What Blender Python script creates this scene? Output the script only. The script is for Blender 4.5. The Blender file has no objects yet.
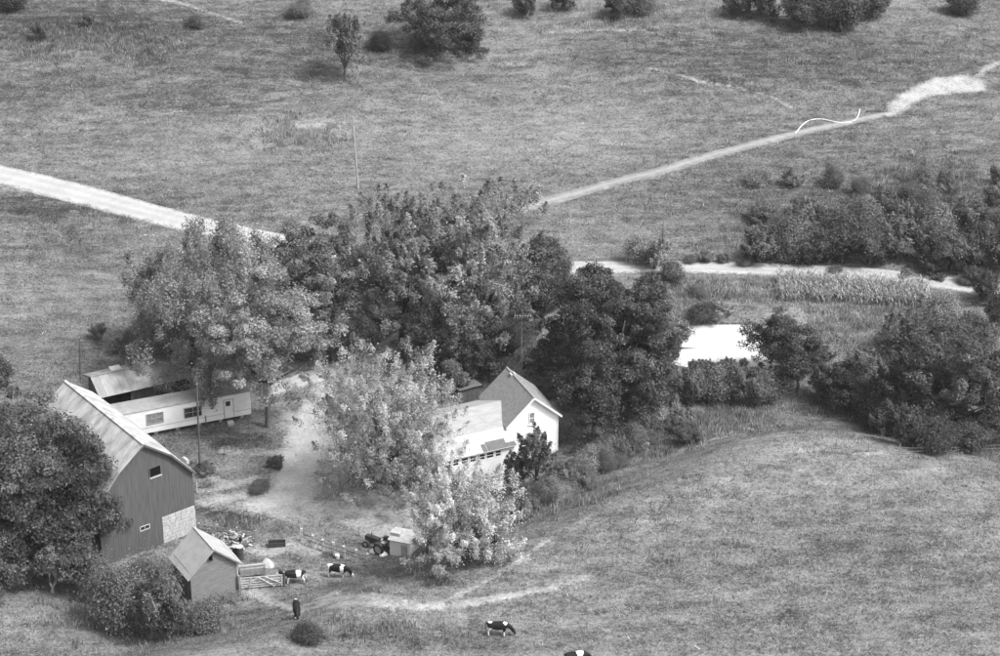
import bpy, bmesh, math, random
import numpy as np
from mathutils import Vector, Matrix
R = math.radians
sc = bpy.context.scene
COL = sc.collection

# ------------------------------------------------------------------ camera, world, sun, exposure
CAM_H, PITCH, FPX = 137.0, R(28.0), 2400.0          # focal length in pixels of a 1000 px wide frame
cam_d = bpy.data.cameras.new('camera'); cam = bpy.data.objects.new('camera', cam_d); COL.objects.link(cam)
cam.location = (0, 0, CAM_H); cam.rotation_euler = (math.pi/2 - PITCH, 0, 0)
cam_d.sensor_fit = 'HORIZONTAL'; cam_d.sensor_width = 36.0; cam_d.lens = 36.0*FPX/1000.0
cam_d.clip_start = 1.0; cam_d.clip_end = 12000.0
sc.camera = cam
SUN_AZ = math.atan2(0.92, -0.39)                    # compass bearing of the sun: high on the right
SUN_EL = R(55)
world = bpy.data.worlds.new('World'); sc.world = world; world.use_nodes = True
wn = world.node_tree; wn.nodes.clear()
sky = wn.nodes.new('ShaderNodeTexSky'); sky.sky_type = 'NISHITA'; sky.sun_disc = False
sky.sun_elevation = SUN_EL; sky.sun_rotation = SUN_AZ; sky.air_density = 1.0; sky.dust_density = 6.0
bw = wn.nodes.new('ShaderNodeRGBToBW'); bg = wn.nodes.new('ShaderNodeBackground'); wo = wn.nodes.new('ShaderNodeOutputWorld')
wn.links.new(sky.outputs[0], bw.inputs[0]); wn.links.new(bw.outputs[0], bg.inputs[0]); wn.links.new(bg.outputs[0], wo.inputs[0])
bg.inputs[1].default_value = 0.15
sun_d = bpy.data.lights.new('sun', 'SUN'); sun = bpy.data.objects.new('sun', sun_d); COL.objects.link(sun)
sun_d.energy = 1.9; sun_d.angle = R(8); sun_d.color = (1.0, 1.0, 1.0)
sdir = Vector((math.sin(SUN_AZ)*math.cos(SUN_EL), math.cos(SUN_AZ)*math.cos(SUN_EL), math.sin(SUN_EL)))
sun.rotation_euler = (-sdir).to_track_quat('-Z', 'Y').to_euler()
sun.location = (200, 200, 200)
sc.view_settings.view_transform = 'Standard'; sc.view_settings.look = 'None'
sc.view_settings.gamma = 1.0; sc.view_settings.use_curve_mapping = False
sc.view_settings.exposure = 0.92

# ------------------------------------------------------------------ terrain as a function
def gp(u, v, z=0.0):
    """point of the level plane z seen at photo pixel (u, v)"""
    xr, yr = (u-500)/FPX, -(v-328)/FPX
    c, s = math.cos(PITCH), math.sin(PITCH)
    d = (xr, c+yr*s, -s+yr*c)
    t = (z-CAM_H)/d[2]
    return (t*d[0], t*d[1], z)
def G(pts): return [gp(*p)[:2] for p in pts]
_rs = np.random.RandomState(7)
_tab = _rs.rand(256, 256)
def vnoise(x, y):
    x = np.asarray(x, float); y = np.asarray(y, float)
    xi = np.floor(x).astype(int); yi = np.floor(y).astype(int)
    fx = x-xi; fy = y-yi; fx = fx*fx*(3-2*fx); fy = fy*fy*(3-2*fy)
    a = _tab[xi & 255, yi & 255]; b = _tab[(xi+1) & 255, yi & 255]; c = _tab[xi & 255, (yi+1) & 255]; d = _tab[(xi+1) & 255, (yi+1) & 255]
    return (a*(1-fx)+b*fx)*(1-fy)+(c*(1-fx)+d*fx)*fy
def fbm(x, y, s, o=4):
    r = 0; a = .5; x = np.asarray(x, float)/s; y = np.asarray(y, float)/s
    for k in range(o):
        r = r + a*(vnoise(x+17.3*k, y+9.1*k)-.5); a *= .5; x = x*2.03; y = y*2.03
    return r
def ss(a, b, x):
    t = np.clip((x-a)/(b-a), 0, 1); return t*t*(3-2*t)
def pdist(x, y, pts):
    """distance to a polyline"""
    x = np.asarray(x, float); y = np.asarray(y, float); best = np.full(np.broadcast(x, y).shape, 1e9)
    for (ax, ay), (bx, by) in zip(pts[:-1], pts[1:]):
        dx, dy = bx-ax, by-ay; L = dx*dx+dy*dy
        t = np.clip(((x-ax)*dx+(y-ay)*dy)/L, 0, 1)
        best = np.minimum(best, np.hypot(x-ax-t*dx, y-ay-t*dy))
    return best
def inpoly(x, y, pts):
    """signed distance, positive inside"""
    x = np.asarray(x, float); y = np.asarray(y, float); ins = np.zeros(np.broadcast(x, y).shape, bool)
    n = len(pts)
    for i in range(n):
        (ax, ay), (bx, by) = pts[i], pts[(i+1) % n]
        c = ((ay > y) != (by > y)) & (x < (bx-ax)*(y-ay)/((by-ay) or 1e-9)+ax)
        ins ^= c
    d = pdist(x, y, list(pts)+[pts[0]])
    return np.where(ins, d, -d)
LEDGE = G([(-60, 143), (20, 133), (120, 118), (250, 101), (340, 86), (420, 72), (520, 66)])
DITCH = G([(15, 208), (40, 215), (57, 225), (66, 234), (76, 241)])
POND = G([(668, 347), (681, 326), (700, 321), (726, 320), (752, 321), (782, 326), (800, 340), (800, 356), (770, 364), (720, 365), (690, 364), (664, 361)])
FIELD_DITCH = G([(700, 85), (760, 92), (800, 100), (850, 105), (875, 110), (900, 113)])
POND_Z = -0.35
def hgt(x, y):
    x = np.asarray(x, float); y = np.asarray(y, float)
    # grassy hill in the right foreground
    d1 = ((x-2)*21.9-(y-207.6)*29.8)/36.98
    d2 = -((x-31.8)*9.5+(y-229.5)*22.2)/24.15
    h = 6.0*ss(-9, 7, d1)*ss(-10, 8, d2)
    h = h + .9*fbm(x, y, 16, 3)*ss(-4, 10, d1)
    # slope rising at the left foreground
    h = h + 3.0*ss(4, 34, (-22-x)*.55+(202-y)*.9)
    # far pasture climbs gently
    h = h + 4.0*ss(300, 420, y)+60*ss(420, 2500, y)
    und = ss(262, 300, y)
    h = h + 1.6*fbm(x, y, 38, 3)*und+.5*fbm(x+50, y, 9, 3)*und
    h = h + 1.1*fbm(x, y, 30, 3)*ss(-52, -70, x)*ss(240, 256, y)
    ld = pdist(x, y, LEDGE)
    h = h - .7*np.exp(-((ld-1.2)/1.3)**2)*.6
    h = h - .9*np.exp(-(pdist(x, y, DITCH)/.9)**2)
    h = h - .8*np.exp(-(pdist(x, y, FIELD_DITCH)/1.0)**2)
    ps = inpoly(x, y, POND)
    h = h - 1.3*ss(-1.5, 2.5, ps)
    h = h + .9*np.exp(-((y-gp(720, 314)[1])/2.0)**2)*np.exp(-((x-27)/8.)**2)
    return h
def zt(x, y): return float(hgt(np.array([x]), np.array([y]))[0])
def P(u, v):
    """the terrain point seen at photo pixel (u, v)"""
    z = 0.0
    for _ in range(25):
        p = gp(u, v, z); z = .5*z+.5*zt(p[0], p[1])
    p = gp(u, v, z)
    return Vector((p[0], p[1], zt(p[0], p[1])))

# ------------------------------------------------------------------ helpers
def tag(o, label=None, cat=None, group=None, kind=None):
    if label: o['label'] = label
    if cat: o['category'] = cat
    if group: o['group'] = group
    if kind: o['kind'] = kind
    return o
def empty(name, loc=(0, 0, 0), rz=0.0):
    o = bpy.data.objects.new(name, None); COL.objects.link(o); o.location = loc; o.rotation_euler = (0, 0, rz)
    o.empty_display_size = .3
    return o
def link(name, me, parent=None, m=None):
    o = bpy.data.objects.new(name, me); COL.objects.link(o)
    if parent: o.parent = parent
    if m and not me.materials: me.materials.append(m)
    return o
def npmesh(name, V, F, attrs=None, smooth=False):
    """V (n,3), F (m,k) int arrays"""
    V = np.asarray(V, np.float32); F = np.asarray(F, np.int32)
    me = bpy.data.meshes.new(name); n, k = F.shape
    me.vertices.add(len(V)); me.vertices.foreach_set('co', V.ravel())
    me.loops.add(n*k); me.loops.foreach_set('vertex_index', F.ravel())
    me.polygons.add(n); me.polygons.foreach_set('loop_start', np.arange(0, n*k, k, dtype=np.int32))
    me.polygons.foreach_set('loop_total', np.full(n, k, np.int32))
    if smooth: me.polygons.foreach_set('use_smooth', np.ones(n, bool))
    me.update(calc_edges=True)
    for an, av in (attrs or {}).items():
        a = me.attributes.new(an, 'FLOAT', 'POINT'); a.data.foreach_set('value', np.asarray(av, np.float32))
    return me
class MB:
    """collects simple solids into one mesh"""
    def __init__(s): s.v = []; s.f = []
    def add(s, vs, fs):
        n = len(s.v); s.v += [tuple(p) for p in vs]; s.f += [tuple(i+n for i in q) for q in fs]; return s
    def box(s, x0, x1, y0, y1, z0, z1):
        vs = [(x, y, z) for z in (z0, z1) for y in (y0, y1) for x in (x0, x1)]
        return s.add(vs, [(0, 2, 3, 1), (4, 5, 7, 6), (0, 1, 5, 4), (2, 6, 7, 3), (0, 4, 6, 2), (1, 3, 7, 5)])
    def prism(s, poly, d):
        """poly = list of 3D points (planar), extruded by vector d"""
        n = len(poly); d = Vector(d); a = [Vector(p) for p in poly]; vs = a+[p+d for p in a]
        fs = [tuple(range(n-1, -1, -1)), tuple(range(n, 2*n))]+[(i, (i+1) % n, (i+1) % n+n, i+n) for i in range(n)]
        return s.add(vs, fs)
    def bar(s, a, b, w, h=None, up=(0, 0, 1)):
        a = Vector(a); b = Vector(b); h = h or w; t = (b-a).normalized(); u = Vector(up)
        if abs(t.dot(u)) > .95: u = Vector((0, 1, 0))
        x = t.cross(u).normalized(); y = x.cross(t).normalized()
        q = [x*sx*w/2+y*sy*h/2 for sx, sy in ((-1, -1), (1, -1), (1, 1), (-1, 1))]
        return s.prism([a+p for p in q], b-a)
    def tube(s, pts, rad, n=6):
        pts = [Vector(p) for p in pts]; rings = []
        for i, p in enumerate(pts):
            t = (pts[min(i+1, len(pts)-1)]-pts[max(i-1, 0)]).normalized()
            u = Vector((1, 0, 0)) if abs(t.x) < .8 else Vector((0, 1, 0))
            x = t.cross(u).normalized(); y = t.cross(x)
            r = rad[i] if hasattr(rad, '__len__') else rad
            rings.append([p+(x*math.cos(2*math.pi*k/n)+y*math.sin(2*math.pi*k/n))*r for k in range(n)])
        vs = [q for r in rings for q in r]; fs = []
        for i in range(len(pts)-1):
            for k in range(n):
                fs.append((i*n+k, i*n+(k+1) % n, (i+1)*n+(k+1) % n, (i+1)*n+k))
        fs.append(tuple(range(n-1, -1, -1))); m = (len(pts)-1)*n; fs.append(tuple(m+k for k in range(n)))
        return s.add(vs, fs)
    def mesh(s, name, smooth=False):
        me = bpy.data.meshes.new(name); me.from_pydata(s.v, [], s.f); me.update()
        bm = bmesh.new(); bm.from_mesh(me); bmesh.ops.recalc_face_normals(bm, faces=bm.faces); bm.to_mesh(me); bm.free()
        if smooth:
            for p in me.polygons: p.use_smooth = True
        return me
    def build(s, name, m, parent=None, smooth=False):
        return link(name, s.mesh(name, smooth), parent, m)

# ------------------------------------------------------------------ materials (black-and-white film: all greys)
def nodes(name):
    m = bpy.data.materials.new(name); m.use_nodes = True; nt = m.node_tree
    return m, nt, nt.nodes['Principled BSDF']
def N(nt, t, **kw):
    n = nt.nodes.new(t)
    for k, v in kw.items(): setattr(n, k, v)
    return n
def math_(nt, op, a, b=None, clamp=False):
    n = N(nt, 'ShaderNodeMath', operation=op, use_clamp=clamp)
    for i, q in enumerate((a, b)):
        if q is None: continue
        if isinstance(q, (int, float)): n.inputs[i].default_value = q
        else: nt.links.new(q, n.inputs[i])
    return n.outputs[0]
def noise_(nt, vec, scale, detail=4, rough=.6):
    n = N(nt, 'ShaderNodeTexNoise'); n.inputs['Scale'].default_value = scale; n.inputs['Detail'].default_value = detail
    n.inputs['Roughness'].default_value = rough
    if vec is not None: nt.links.new(vec, n.inputs['Vector'])
    return n.outputs['Fac']
def remap(nt, v, a, b, c, d):
    n = N(nt, 'ShaderNodeMapRange'); nt.links.new(v, n.inputs[0])
    for i, q in enumerate((a, b, c, d)): n.inputs[i+1].default_value = q
    return n.outputs[0]
def simple(name, base, rough=.85, scale=3.0, amt=.25, stretch=(1, 1, 1), bump=0.0, spec=.2, fine=25.0, objvar=0.0, metal=0.0):
    """grey with two octaves of mottling, optional stretched grain and per-object variation"""
    m, nt, b = nodes(name)
    tc = N(nt, 'ShaderNodeTexCoord'); mp = N(nt, 'ShaderNodeMapping'); mp.inputs['Scale'].default_value = stretch
    nt.links.new(tc.outputs['Object'], mp.inputs[0])
    n1 = noise_(nt, mp.outputs[0], scale, 5, .65); n2 = noise_(nt, mp.outputs[0], fine, 3, .7)
    k = math_(nt, 'ADD', remap(nt, n1, .3, .7, 1-amt, 1+amt), remap(nt, n2, .3, .7, -amt*.6, amt*.6))
    if objvar:
        oi = N(nt, 'ShaderNodeObjectInfo'); k = math_(nt, 'MULTIPLY', k, remap(nt, oi.outputs['Random'], 0, 1, 1-objvar, 1+objvar))
    v = math_(nt, 'MULTIPLY', k, base)
    nt.links.new(v, b.inputs['Base Color'])
    b.inputs['Roughness'].default_value = rough; b.inputs['Specular IOR Level'].default_value = spec; b.inputs['Metallic'].default_value = metal
    if bump:
        bp = N(nt, 'ShaderNodeBump'); bp.inputs['Strength'].default_value = bump; bp.inputs['Distance'].default_value = .05
        nt.links.new(n2, bp.inputs['Height']); nt.links.new(bp.outputs[0], b.inputs['Normal'])
    return m
def leafmat(name, base, trans=.3):
    m = bpy.data.materials.new(name); m.use_nodes = True; nt = m.node_tree; nt.nodes.clear()
    out = N(nt, 'ShaderNodeOutputMaterial'); at = N(nt, 'ShaderNodeAttribute', attribute_name='v')
    oi = N(nt, 'ShaderNodeObjectInfo')
    k = math_(nt, 'MULTIPLY', at.outputs['Fac'], remap(nt, oi.outputs['Random'], 0, 1, .88, 1.12))
    c = math_(nt, 'MULTIPLY', k, base)
    d = N(nt, 'ShaderNodeBsdfDiffuse'); t = N(nt, 'ShaderNodeBsdfTranslucent'); mx = N(nt, 'ShaderNodeMixShader'); mx.inputs[0].default_value = trans
    nt.links.new(c, d.inputs[0]); nt.links.new(c, t.inputs[0]); nt.links.new(d.outputs[0], mx.inputs[1]); nt.links.new(t.outputs[0], mx.inputs[2])
    g = N(nt, 'ShaderNodeBsdfGlossy'); g.inputs['Roughness'].default_value = .45; g.inputs[0].default_value = (.5, .5, .5, 1)
    m2 = N(nt, 'ShaderNodeMixShader'); m2.inputs[0].default_value = .03
    nt.links.new(mx.outputs[0], m2.inputs[1]); nt.links.new(g.outputs[0], m2.inputs[2]); nt.links.new(m2.outputs[0], out.inputs[0])
    return m
def ground_mat():
    m, nt, b = nodes('pasture_ground')
    geo = N(nt, 'ShaderNodeNewGeometry'); pos = geo.outputs['Position']
    dirt = N(nt, 'ShaderNodeAttribute', attribute_name='dirt').outputs['Fac']
    tone = N(nt, 'ShaderNodeAttribute', attribute_name='tone').outputs['Fac']
    big = noise_(nt, pos, .05, 4, .6); mid = noise_(nt, pos, .45, 5, .7); fine = noise_(nt, pos, 2.6, 4, .75); speck = noise_(nt, pos, 7.0, 2, .8)
    mp = N(nt, 'ShaderNodeMapping'); mp.inputs['Scale'].default_value = (.22, .75, 1); mp.inputs['Rotation'].default_value = (0, 0, R(-12)); nt.links.new(pos, mp.inputs[0])
    streak = noise_(nt, mp.outputs[0], .8, 4, .65)
    g = math_(nt, 'ADD', remap(nt, big, .3, .7, .85, 1.15), remap(nt, mid, .25, .75, -.45, .45))
    g = math_(nt, 'ADD', g, remap(nt, fine, .25, .75, -.7, .7)); g = math_(nt, 'ADD', g, remap(nt, streak, .3, .7, -.38, .38))
    g = math_(nt, 'ADD', g, remap(nt, speck, .25, .75, -.65, .65))
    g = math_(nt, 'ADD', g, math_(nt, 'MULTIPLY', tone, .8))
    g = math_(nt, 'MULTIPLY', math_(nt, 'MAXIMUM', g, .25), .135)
    d = math_(nt, 'ADD', remap(nt, mid, .3, .7, .85, 1.1), remap(nt, fine, .3, .7, -.16, .16)); d = math_(nt, 'MULTIPLY', d, .36)
    fr = math_(nt, 'ADD', dirt, math_(nt, 'MULTIPLY', math_(nt, 'ADD', math_(nt, 'SUBTRACT', mid, .5), math_(nt, 'MULTIPLY', math_(nt, 'SUBTRACT', fine, .5), .8)), .8))
    fr = remap(nt, fr, .22, .85, 0, 1)
    mx = N(nt, 'ShaderNodeMix', data_type='FLOAT'); nt.links.new(fr, mx.inputs[0]); nt.links.new(g, mx.inputs[2]); nt.links.new(d, mx.inputs[3])
    nt.links.new(mx.outputs[0], b.inputs['Base Color'])
    b.inputs['Roughness'].default_value = .95; b.inputs['Specular IOR Level'].default_value = .05
    hb = math_(nt, 'ADD', math_(nt, 'MULTIPLY', mid, .6), math_(nt, 'MULTIPLY', fine, .35))
    bp = N(nt, 'ShaderNodeBump'); bp.inputs['Strength'].default_value = .75; bp.inputs['Distance'].default_value = .5
    nt.links.new(hb, bp.inputs['Height']); nt.links.new(bp.outputs[0], b.inputs['Normal'])
    return m
def road_mat(name, base, grass=.13, fray=.55, w=.18):
    """gravel with two paler wheel tracks, frayed into grass at the verge (attribute e: 0 verge .. 1 middle)"""
    m, nt, b = nodes(name)
    pos = N(nt, 'ShaderNodeNewGeometry').outputs['Position']; e = N(nt, 'ShaderNodeAttribute', attribute_name='e').outputs['Fac']
    mid = noise_(nt, pos, .8, 5, .7); fine = noise_(nt, pos, 5.0, 4, .75); big = noise_(nt, pos, .16, 3, .5)
    tr = math_(nt, 'MULTIPLY', math_(nt, 'COSINE', math_(nt, 'MULTIPLY', e, 9.0)), -.07)
    g = math_(nt, 'ADD', remap(nt, mid, .3, .7, .9, 1.08), remap(nt, fine, .3, .7, -.1, .1))
    g = math_(nt, 'ADD', math_(nt, 'ADD', g, tr), remap(nt, big, .3, .7, -.06, .06)); g = math_(nt, 'MULTIPLY', g, base)
    fr = math_(nt, 'ADD', e, math_(nt, 'MULTIPLY', math_(nt, 'SUBTRACT', math_(nt, 'ADD', mid, fine), 1.0), fray))
    fr = remap(nt, fr, .08, .08+w, 0, 1)
    gr = math_(nt, 'MULTIPLY', remap(nt, fine, .3, .7, .7, 1.3), grass)
    mx = N(nt, 'ShaderNodeMix', data_type='FLOAT'); nt.links.new(fr, mx.inputs[0]); nt.links.new(gr, mx.inputs[2]); nt.links.new(g, mx.inputs[3])
    nt.links.new(mx.outputs[0], b.inputs['Base Color']); b.inputs['Roughness'].default_value = .95; b.inputs['Specular IOR Level'].default_value = .05
    bp = N(nt, 'ShaderNodeBump'); bp.inputs['Strength'].default_value = .4; bp.inputs['Distance'].default_value = .06
    nt.links.new(fine, bp.inputs['Height']); nt.links.new(bp.outputs[0], b.inputs['Normal'])
    return m
M = {}
M['ground'] = ground_mat()
M['gravel'] = road_mat('road_gravel', .36, .13, .8, .3); M['lane'] = road_mat('lane_gravel', .27, .13, 1.3, .75)
M['weathered'] = simple('weathered_boards', .098, .9, 1.2, .25, (4, 4, .35), .3)
M['shed_boards'] = simple('grey_clapboards', .19, .9, 1.6, .3, (.6, .6, 5), .3)
M['old_wood'] = simple('silvered_wood', .25, .9, 2.5, .3, (1, 1, 1), .2)
M['pale_wood'] = simple('pale_dry_wood', .46, .9, 3, .25, (1, 1, 1), .2)
M['dark_wood'] = simple('creosoted_wood', .10, .9, 3, .3, (1, 1, .3), .2)
M['white'] = simple('white_house_paint', .78, .6, 1.5, .06, (1, 1, 6), .12, .3)
M['trailer'] = simple('white_enamel_sheet', .76, .45, .8, .08, (1, 1, 2), 0, .4)
M['trailer_roof'] = simple('coated_trailer_roof', .27, .7, 1.4, .16, (1, 1, 1), .1)
M['barn_roof'] = simple('weathered_barn_roofing', .37, .75, .55, .42, (.35, 1.6, 1), .15, .3, 12, .05)
M['metal_roof'] = simple('dull_galvanized_sheet', .27, .7, .7, .3, (1.5, .5, 1), .1, .4, 10, .16)
M['shingle'] = simple('grey_wood_shingle', .23, .9, 1.2, .22, (2.2, 2.2, 2.2), .5, .1, 9)
M['pale_shingle'] = simple('pale_asphalt_shingle', .31, .9, .9, .16, (1, 3, 1), .4, .1, 7)
M['tin_roof'] = simple('silver_painted_tin', .38, .6, 1.2, .08)
M['shed_roof'] = simple('pale_shed_roofing', .36, .8, 1.2, .14, (1, 1, 1), .2)
M['tar'] = simple('bare_tar_paper', .13, .9, 2, .2)
M['stone'] = simple('whitewashed_stone', .40, .9, 1.6, .22, (1, 1, 1), .6, .1, 6)
M['glass'] = simple('dark_window_glass', .03, .12, 2, .2, spec=.6)
M['pale_glass'] = simple('curtained_glass', .22, .2, 3, .5, spec=.5)
M['void'] = simple('unlit_interior', .008, 1, 1, .1, spec=0)
M['metal'] = simple('dull_steel', .30, .5, 3, .15, spec=.5)
M['rust'] = simple('rusty_iron', .05, .8, 3, .4)
M['rubber'] = simple('black_rubber', .02, .8, 3, .2)
M['hose'] = simple('white_hose', .7, .6, 3, .1)
M['bark'] = simple('grey_bark', .11, .95, 2.5, .35, (1, 1, .4), .5)
M['pale_bark'] = simple('pale_bark', .30, .95, 2.5, .3, (1, 1, .4), .5)
M['pole'] = simple('weathered_pole', .34, .9, 2.5, .2, (1, 1, .2))
def cow_mat():
    m, nt, b = nodes('holstein_hide'); at = N(nt, 'ShaderNodeAttribute', attribute_name='w')
    tc = N(nt, 'ShaderNodeTexCoord'); n = noise_(nt, tc.outputs['Object'], 5, 3)
    f = math_(nt, 'ADD', at.outputs['Fac'], math_(nt, 'MULTIPLY', math_(nt, 'SUBTRACT', n, .5), .5))
    nt.links.new(remap(nt, f, .42, .58, .012, .74), b.inputs['Base Color']); b.inputs['Roughness'].default_value = .7; b.inputs['Specular IOR Level'].default_value = .2
    return m
M['cow'] = cow_mat()
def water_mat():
    m, nt, b = nodes('sky_glare_pond_water'); pos = N(nt, 'ShaderNodeNewGeometry').outputs['Position']
    n = noise_(nt, pos, 1.2, 4, .6); nt.links.new(remap(nt, n, .3, .7, .45, .52), b.inputs['Base Color'])  # bright sky reflection painted into the water as a pale base colour
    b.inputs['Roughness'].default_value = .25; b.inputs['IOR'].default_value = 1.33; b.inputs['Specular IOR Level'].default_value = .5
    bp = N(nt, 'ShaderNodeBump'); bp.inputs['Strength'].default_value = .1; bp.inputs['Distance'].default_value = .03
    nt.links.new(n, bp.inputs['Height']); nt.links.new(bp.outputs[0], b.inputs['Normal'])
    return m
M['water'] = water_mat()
LEAF = {'dark': leafmat('dark_leaves', .11, .4), 'deep': leafmat('deep_leaves', .085, .4), 'mid': leafmat('mid_leaves', .18, .4), 'light': leafmat('light_leaves', .28, .42),
        'bright': leafmat('bright_silver_leaves', .52, .42), 'pale': leafmat('pale_silver_leaves', .40, .42), 'dull': leafmat('dull_brush_leaves', .17, .42), 'grass': leafmat('grass_blades', .22, .4), 'weed': leafmat('dry_weeds', .40, .45)}

# ------------------------------------------------------------------ ground, roads, water
def GP(pts): return [tuple(P(*q)[:2]) for q in pts]
YARD = GP([(288, 420), (330, 412), (350, 450), (352, 480), (400, 498), (440, 520), (420, 540), (372, 541), (345, 529), (300, 525), (262, 517), (235, 512), (206, 513), (222, 506), (245, 498), (263, 484), (282, 458)])
CORE = GP([(286, 414), (318, 408), (330, 440), (326, 480), (318, 505), (285, 520), (255, 512), (236, 506), (262, 488), (282, 460)])
PATCH = GP([(880, 113), (893, 101), (912, 87), (935, 79), (962, 75), (984, 80), (986, 91), (950, 93), (928, 94), (915, 102), (905, 110), (890, 117)])
PEN = GP([(318, 596), (345, 588), (372, 598), (358, 610), (325, 612), (308, 606)])
PATHS = [  # polyline in photo pixels, half width m, strength
    ([(330, 607), (370, 604), (410, 608), (455, 605), (500, 598)], .6, .62), ([(500, 598), (530, 592), (556, 586)], .5, .55), ([(556, 586), (572, 582), (588, 577)], .35, .42),
    ([(425, 607), (455, 597), (490, 580), (520, 560), (548, 540)], .25, .48), ([(548, 540), (580, 522), (600, 512)], .2, .36),
    ([(300, 612), (345, 598), (400, 605)], 1.2, .55), ([(203, 502), (235, 497), (262, 492)], .8, .6), ([(200, 492), (230, 486), (258, 478)], .6, .5),
    ([(200, 470), (215, 480), (240, 484)], .5, .5), ([(245, 590), (262, 598), (285, 606), (300, 610)], .7, .55), ([(300, 540), (262, 548), (230, 545)], .9, .5),
    ([(265, 553), (285, 548), (315, 552)], 1.0, .5), ([(300, 575), (330, 572), (360, 580), (395, 590)], 1.3, .42),
    ([(345, 370), (325, 395), (306, 420)], 1.6, .8), ([(225, 450), (255, 452), (280, 455)], .9, .4),
    ([(640, 66), (690, 78), (740, 88), (775, 98), (795, 110)], .35, .5), ([(900, 112), (940, 137), (1000, 142)], .3, .35), ([(975, 78), (990, 66), (1010, 60)], .5, .55),
    ([(150, -4), (185, 4), (215, 14), (240, 22)], .5, .5), ([(0, 147), (30, 134), (120, 120), (250, 103), (340, 88)], .3, .3), ([(540, 32), (640, 30), (700, 44)], .35, .4),
    ([(820, 450), (860, 452), (910, 453), (990, 450)], .2, .4), ([(800, 449), (835, 448)], .25, .5), ([(262, 140), (300, 130), (340, 126)], 1.8, .35), ([(0, 186), (60, 208), (170, 232)], .4, .3)]
PATHSW = [(GP(p), w, s) for p, w, s in PATHS]
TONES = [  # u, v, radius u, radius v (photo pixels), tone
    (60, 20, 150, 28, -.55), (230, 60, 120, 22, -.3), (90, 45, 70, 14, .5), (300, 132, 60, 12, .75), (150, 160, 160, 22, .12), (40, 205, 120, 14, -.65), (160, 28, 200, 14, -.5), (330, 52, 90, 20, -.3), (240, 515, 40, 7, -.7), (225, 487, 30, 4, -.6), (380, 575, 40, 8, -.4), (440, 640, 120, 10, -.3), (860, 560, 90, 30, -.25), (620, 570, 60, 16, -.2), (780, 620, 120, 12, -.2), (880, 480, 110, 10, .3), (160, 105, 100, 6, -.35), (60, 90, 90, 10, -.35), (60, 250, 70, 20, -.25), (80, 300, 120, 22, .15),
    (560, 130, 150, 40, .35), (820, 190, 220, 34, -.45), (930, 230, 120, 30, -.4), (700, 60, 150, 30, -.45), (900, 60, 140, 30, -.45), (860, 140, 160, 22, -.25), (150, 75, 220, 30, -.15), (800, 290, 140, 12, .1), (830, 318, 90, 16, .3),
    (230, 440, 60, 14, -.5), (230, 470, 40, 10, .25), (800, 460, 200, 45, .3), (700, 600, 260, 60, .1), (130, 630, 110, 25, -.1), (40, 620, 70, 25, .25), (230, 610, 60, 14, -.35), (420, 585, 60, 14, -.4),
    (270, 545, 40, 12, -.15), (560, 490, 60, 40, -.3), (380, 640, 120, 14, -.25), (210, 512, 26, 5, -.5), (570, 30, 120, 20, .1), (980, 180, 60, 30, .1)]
def ax(lo, hi, step, far):
    a = list(np.arange(lo, hi+1e-6, step)); d = step
    while a[-1] < far: d *= 1.35; a.append(a[-1]+d)
    d = step
    while a[0] > -far: d *= 1.35; a.insert(0, a[0]-d)
    return np.array(a)
def masks(x, y):
    dirt = np.zeros(x.shape)
    wob = 1.2*fbm(x, y, 6, 3)
    for pts, w, s in PATHSW: dirt = np.maximum(dirt, s*(1-ss(w*.5, w*1.5+.3, pdist(x, y, pts)+wob*w*.5)))
    dirt = np.maximum(dirt, .56*ss(-1.6, 1.4, inpoly(x, y, YARD)+wob*3)); dirt = np.maximum(dirt, .98*ss(-1.8, 1.8, inpoly(x, y, CORE)+wob*3))
    dirt = np.maximum(dirt, .85*ss(-1.2, 1.0, inpoly(x, y, PATCH)+wob*1.5))
    dirt = np.maximum(dirt, .5*ss(-1.0, 2.0, inpoly(x, y, PEN)+wob*2))
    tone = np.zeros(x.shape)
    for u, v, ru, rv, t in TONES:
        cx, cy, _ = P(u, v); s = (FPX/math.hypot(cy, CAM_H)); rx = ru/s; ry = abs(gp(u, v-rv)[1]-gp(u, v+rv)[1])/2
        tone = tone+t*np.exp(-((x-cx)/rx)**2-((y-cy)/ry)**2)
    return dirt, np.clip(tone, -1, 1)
xs = ax(-96, 96, .6, 5000); ys = ax(178, 388, .6, 5000)
X, Y = np.meshgrid(xs, ys); nx, ny = len(xs), len(ys)
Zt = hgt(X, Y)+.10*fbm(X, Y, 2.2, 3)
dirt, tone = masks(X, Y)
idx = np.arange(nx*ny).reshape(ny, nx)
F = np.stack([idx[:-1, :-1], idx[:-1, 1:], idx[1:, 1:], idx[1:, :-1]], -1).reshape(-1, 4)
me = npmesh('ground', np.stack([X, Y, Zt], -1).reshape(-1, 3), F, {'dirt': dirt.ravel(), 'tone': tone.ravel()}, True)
tag(link('ground', me, None, M['ground']), kind='structure')

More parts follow.
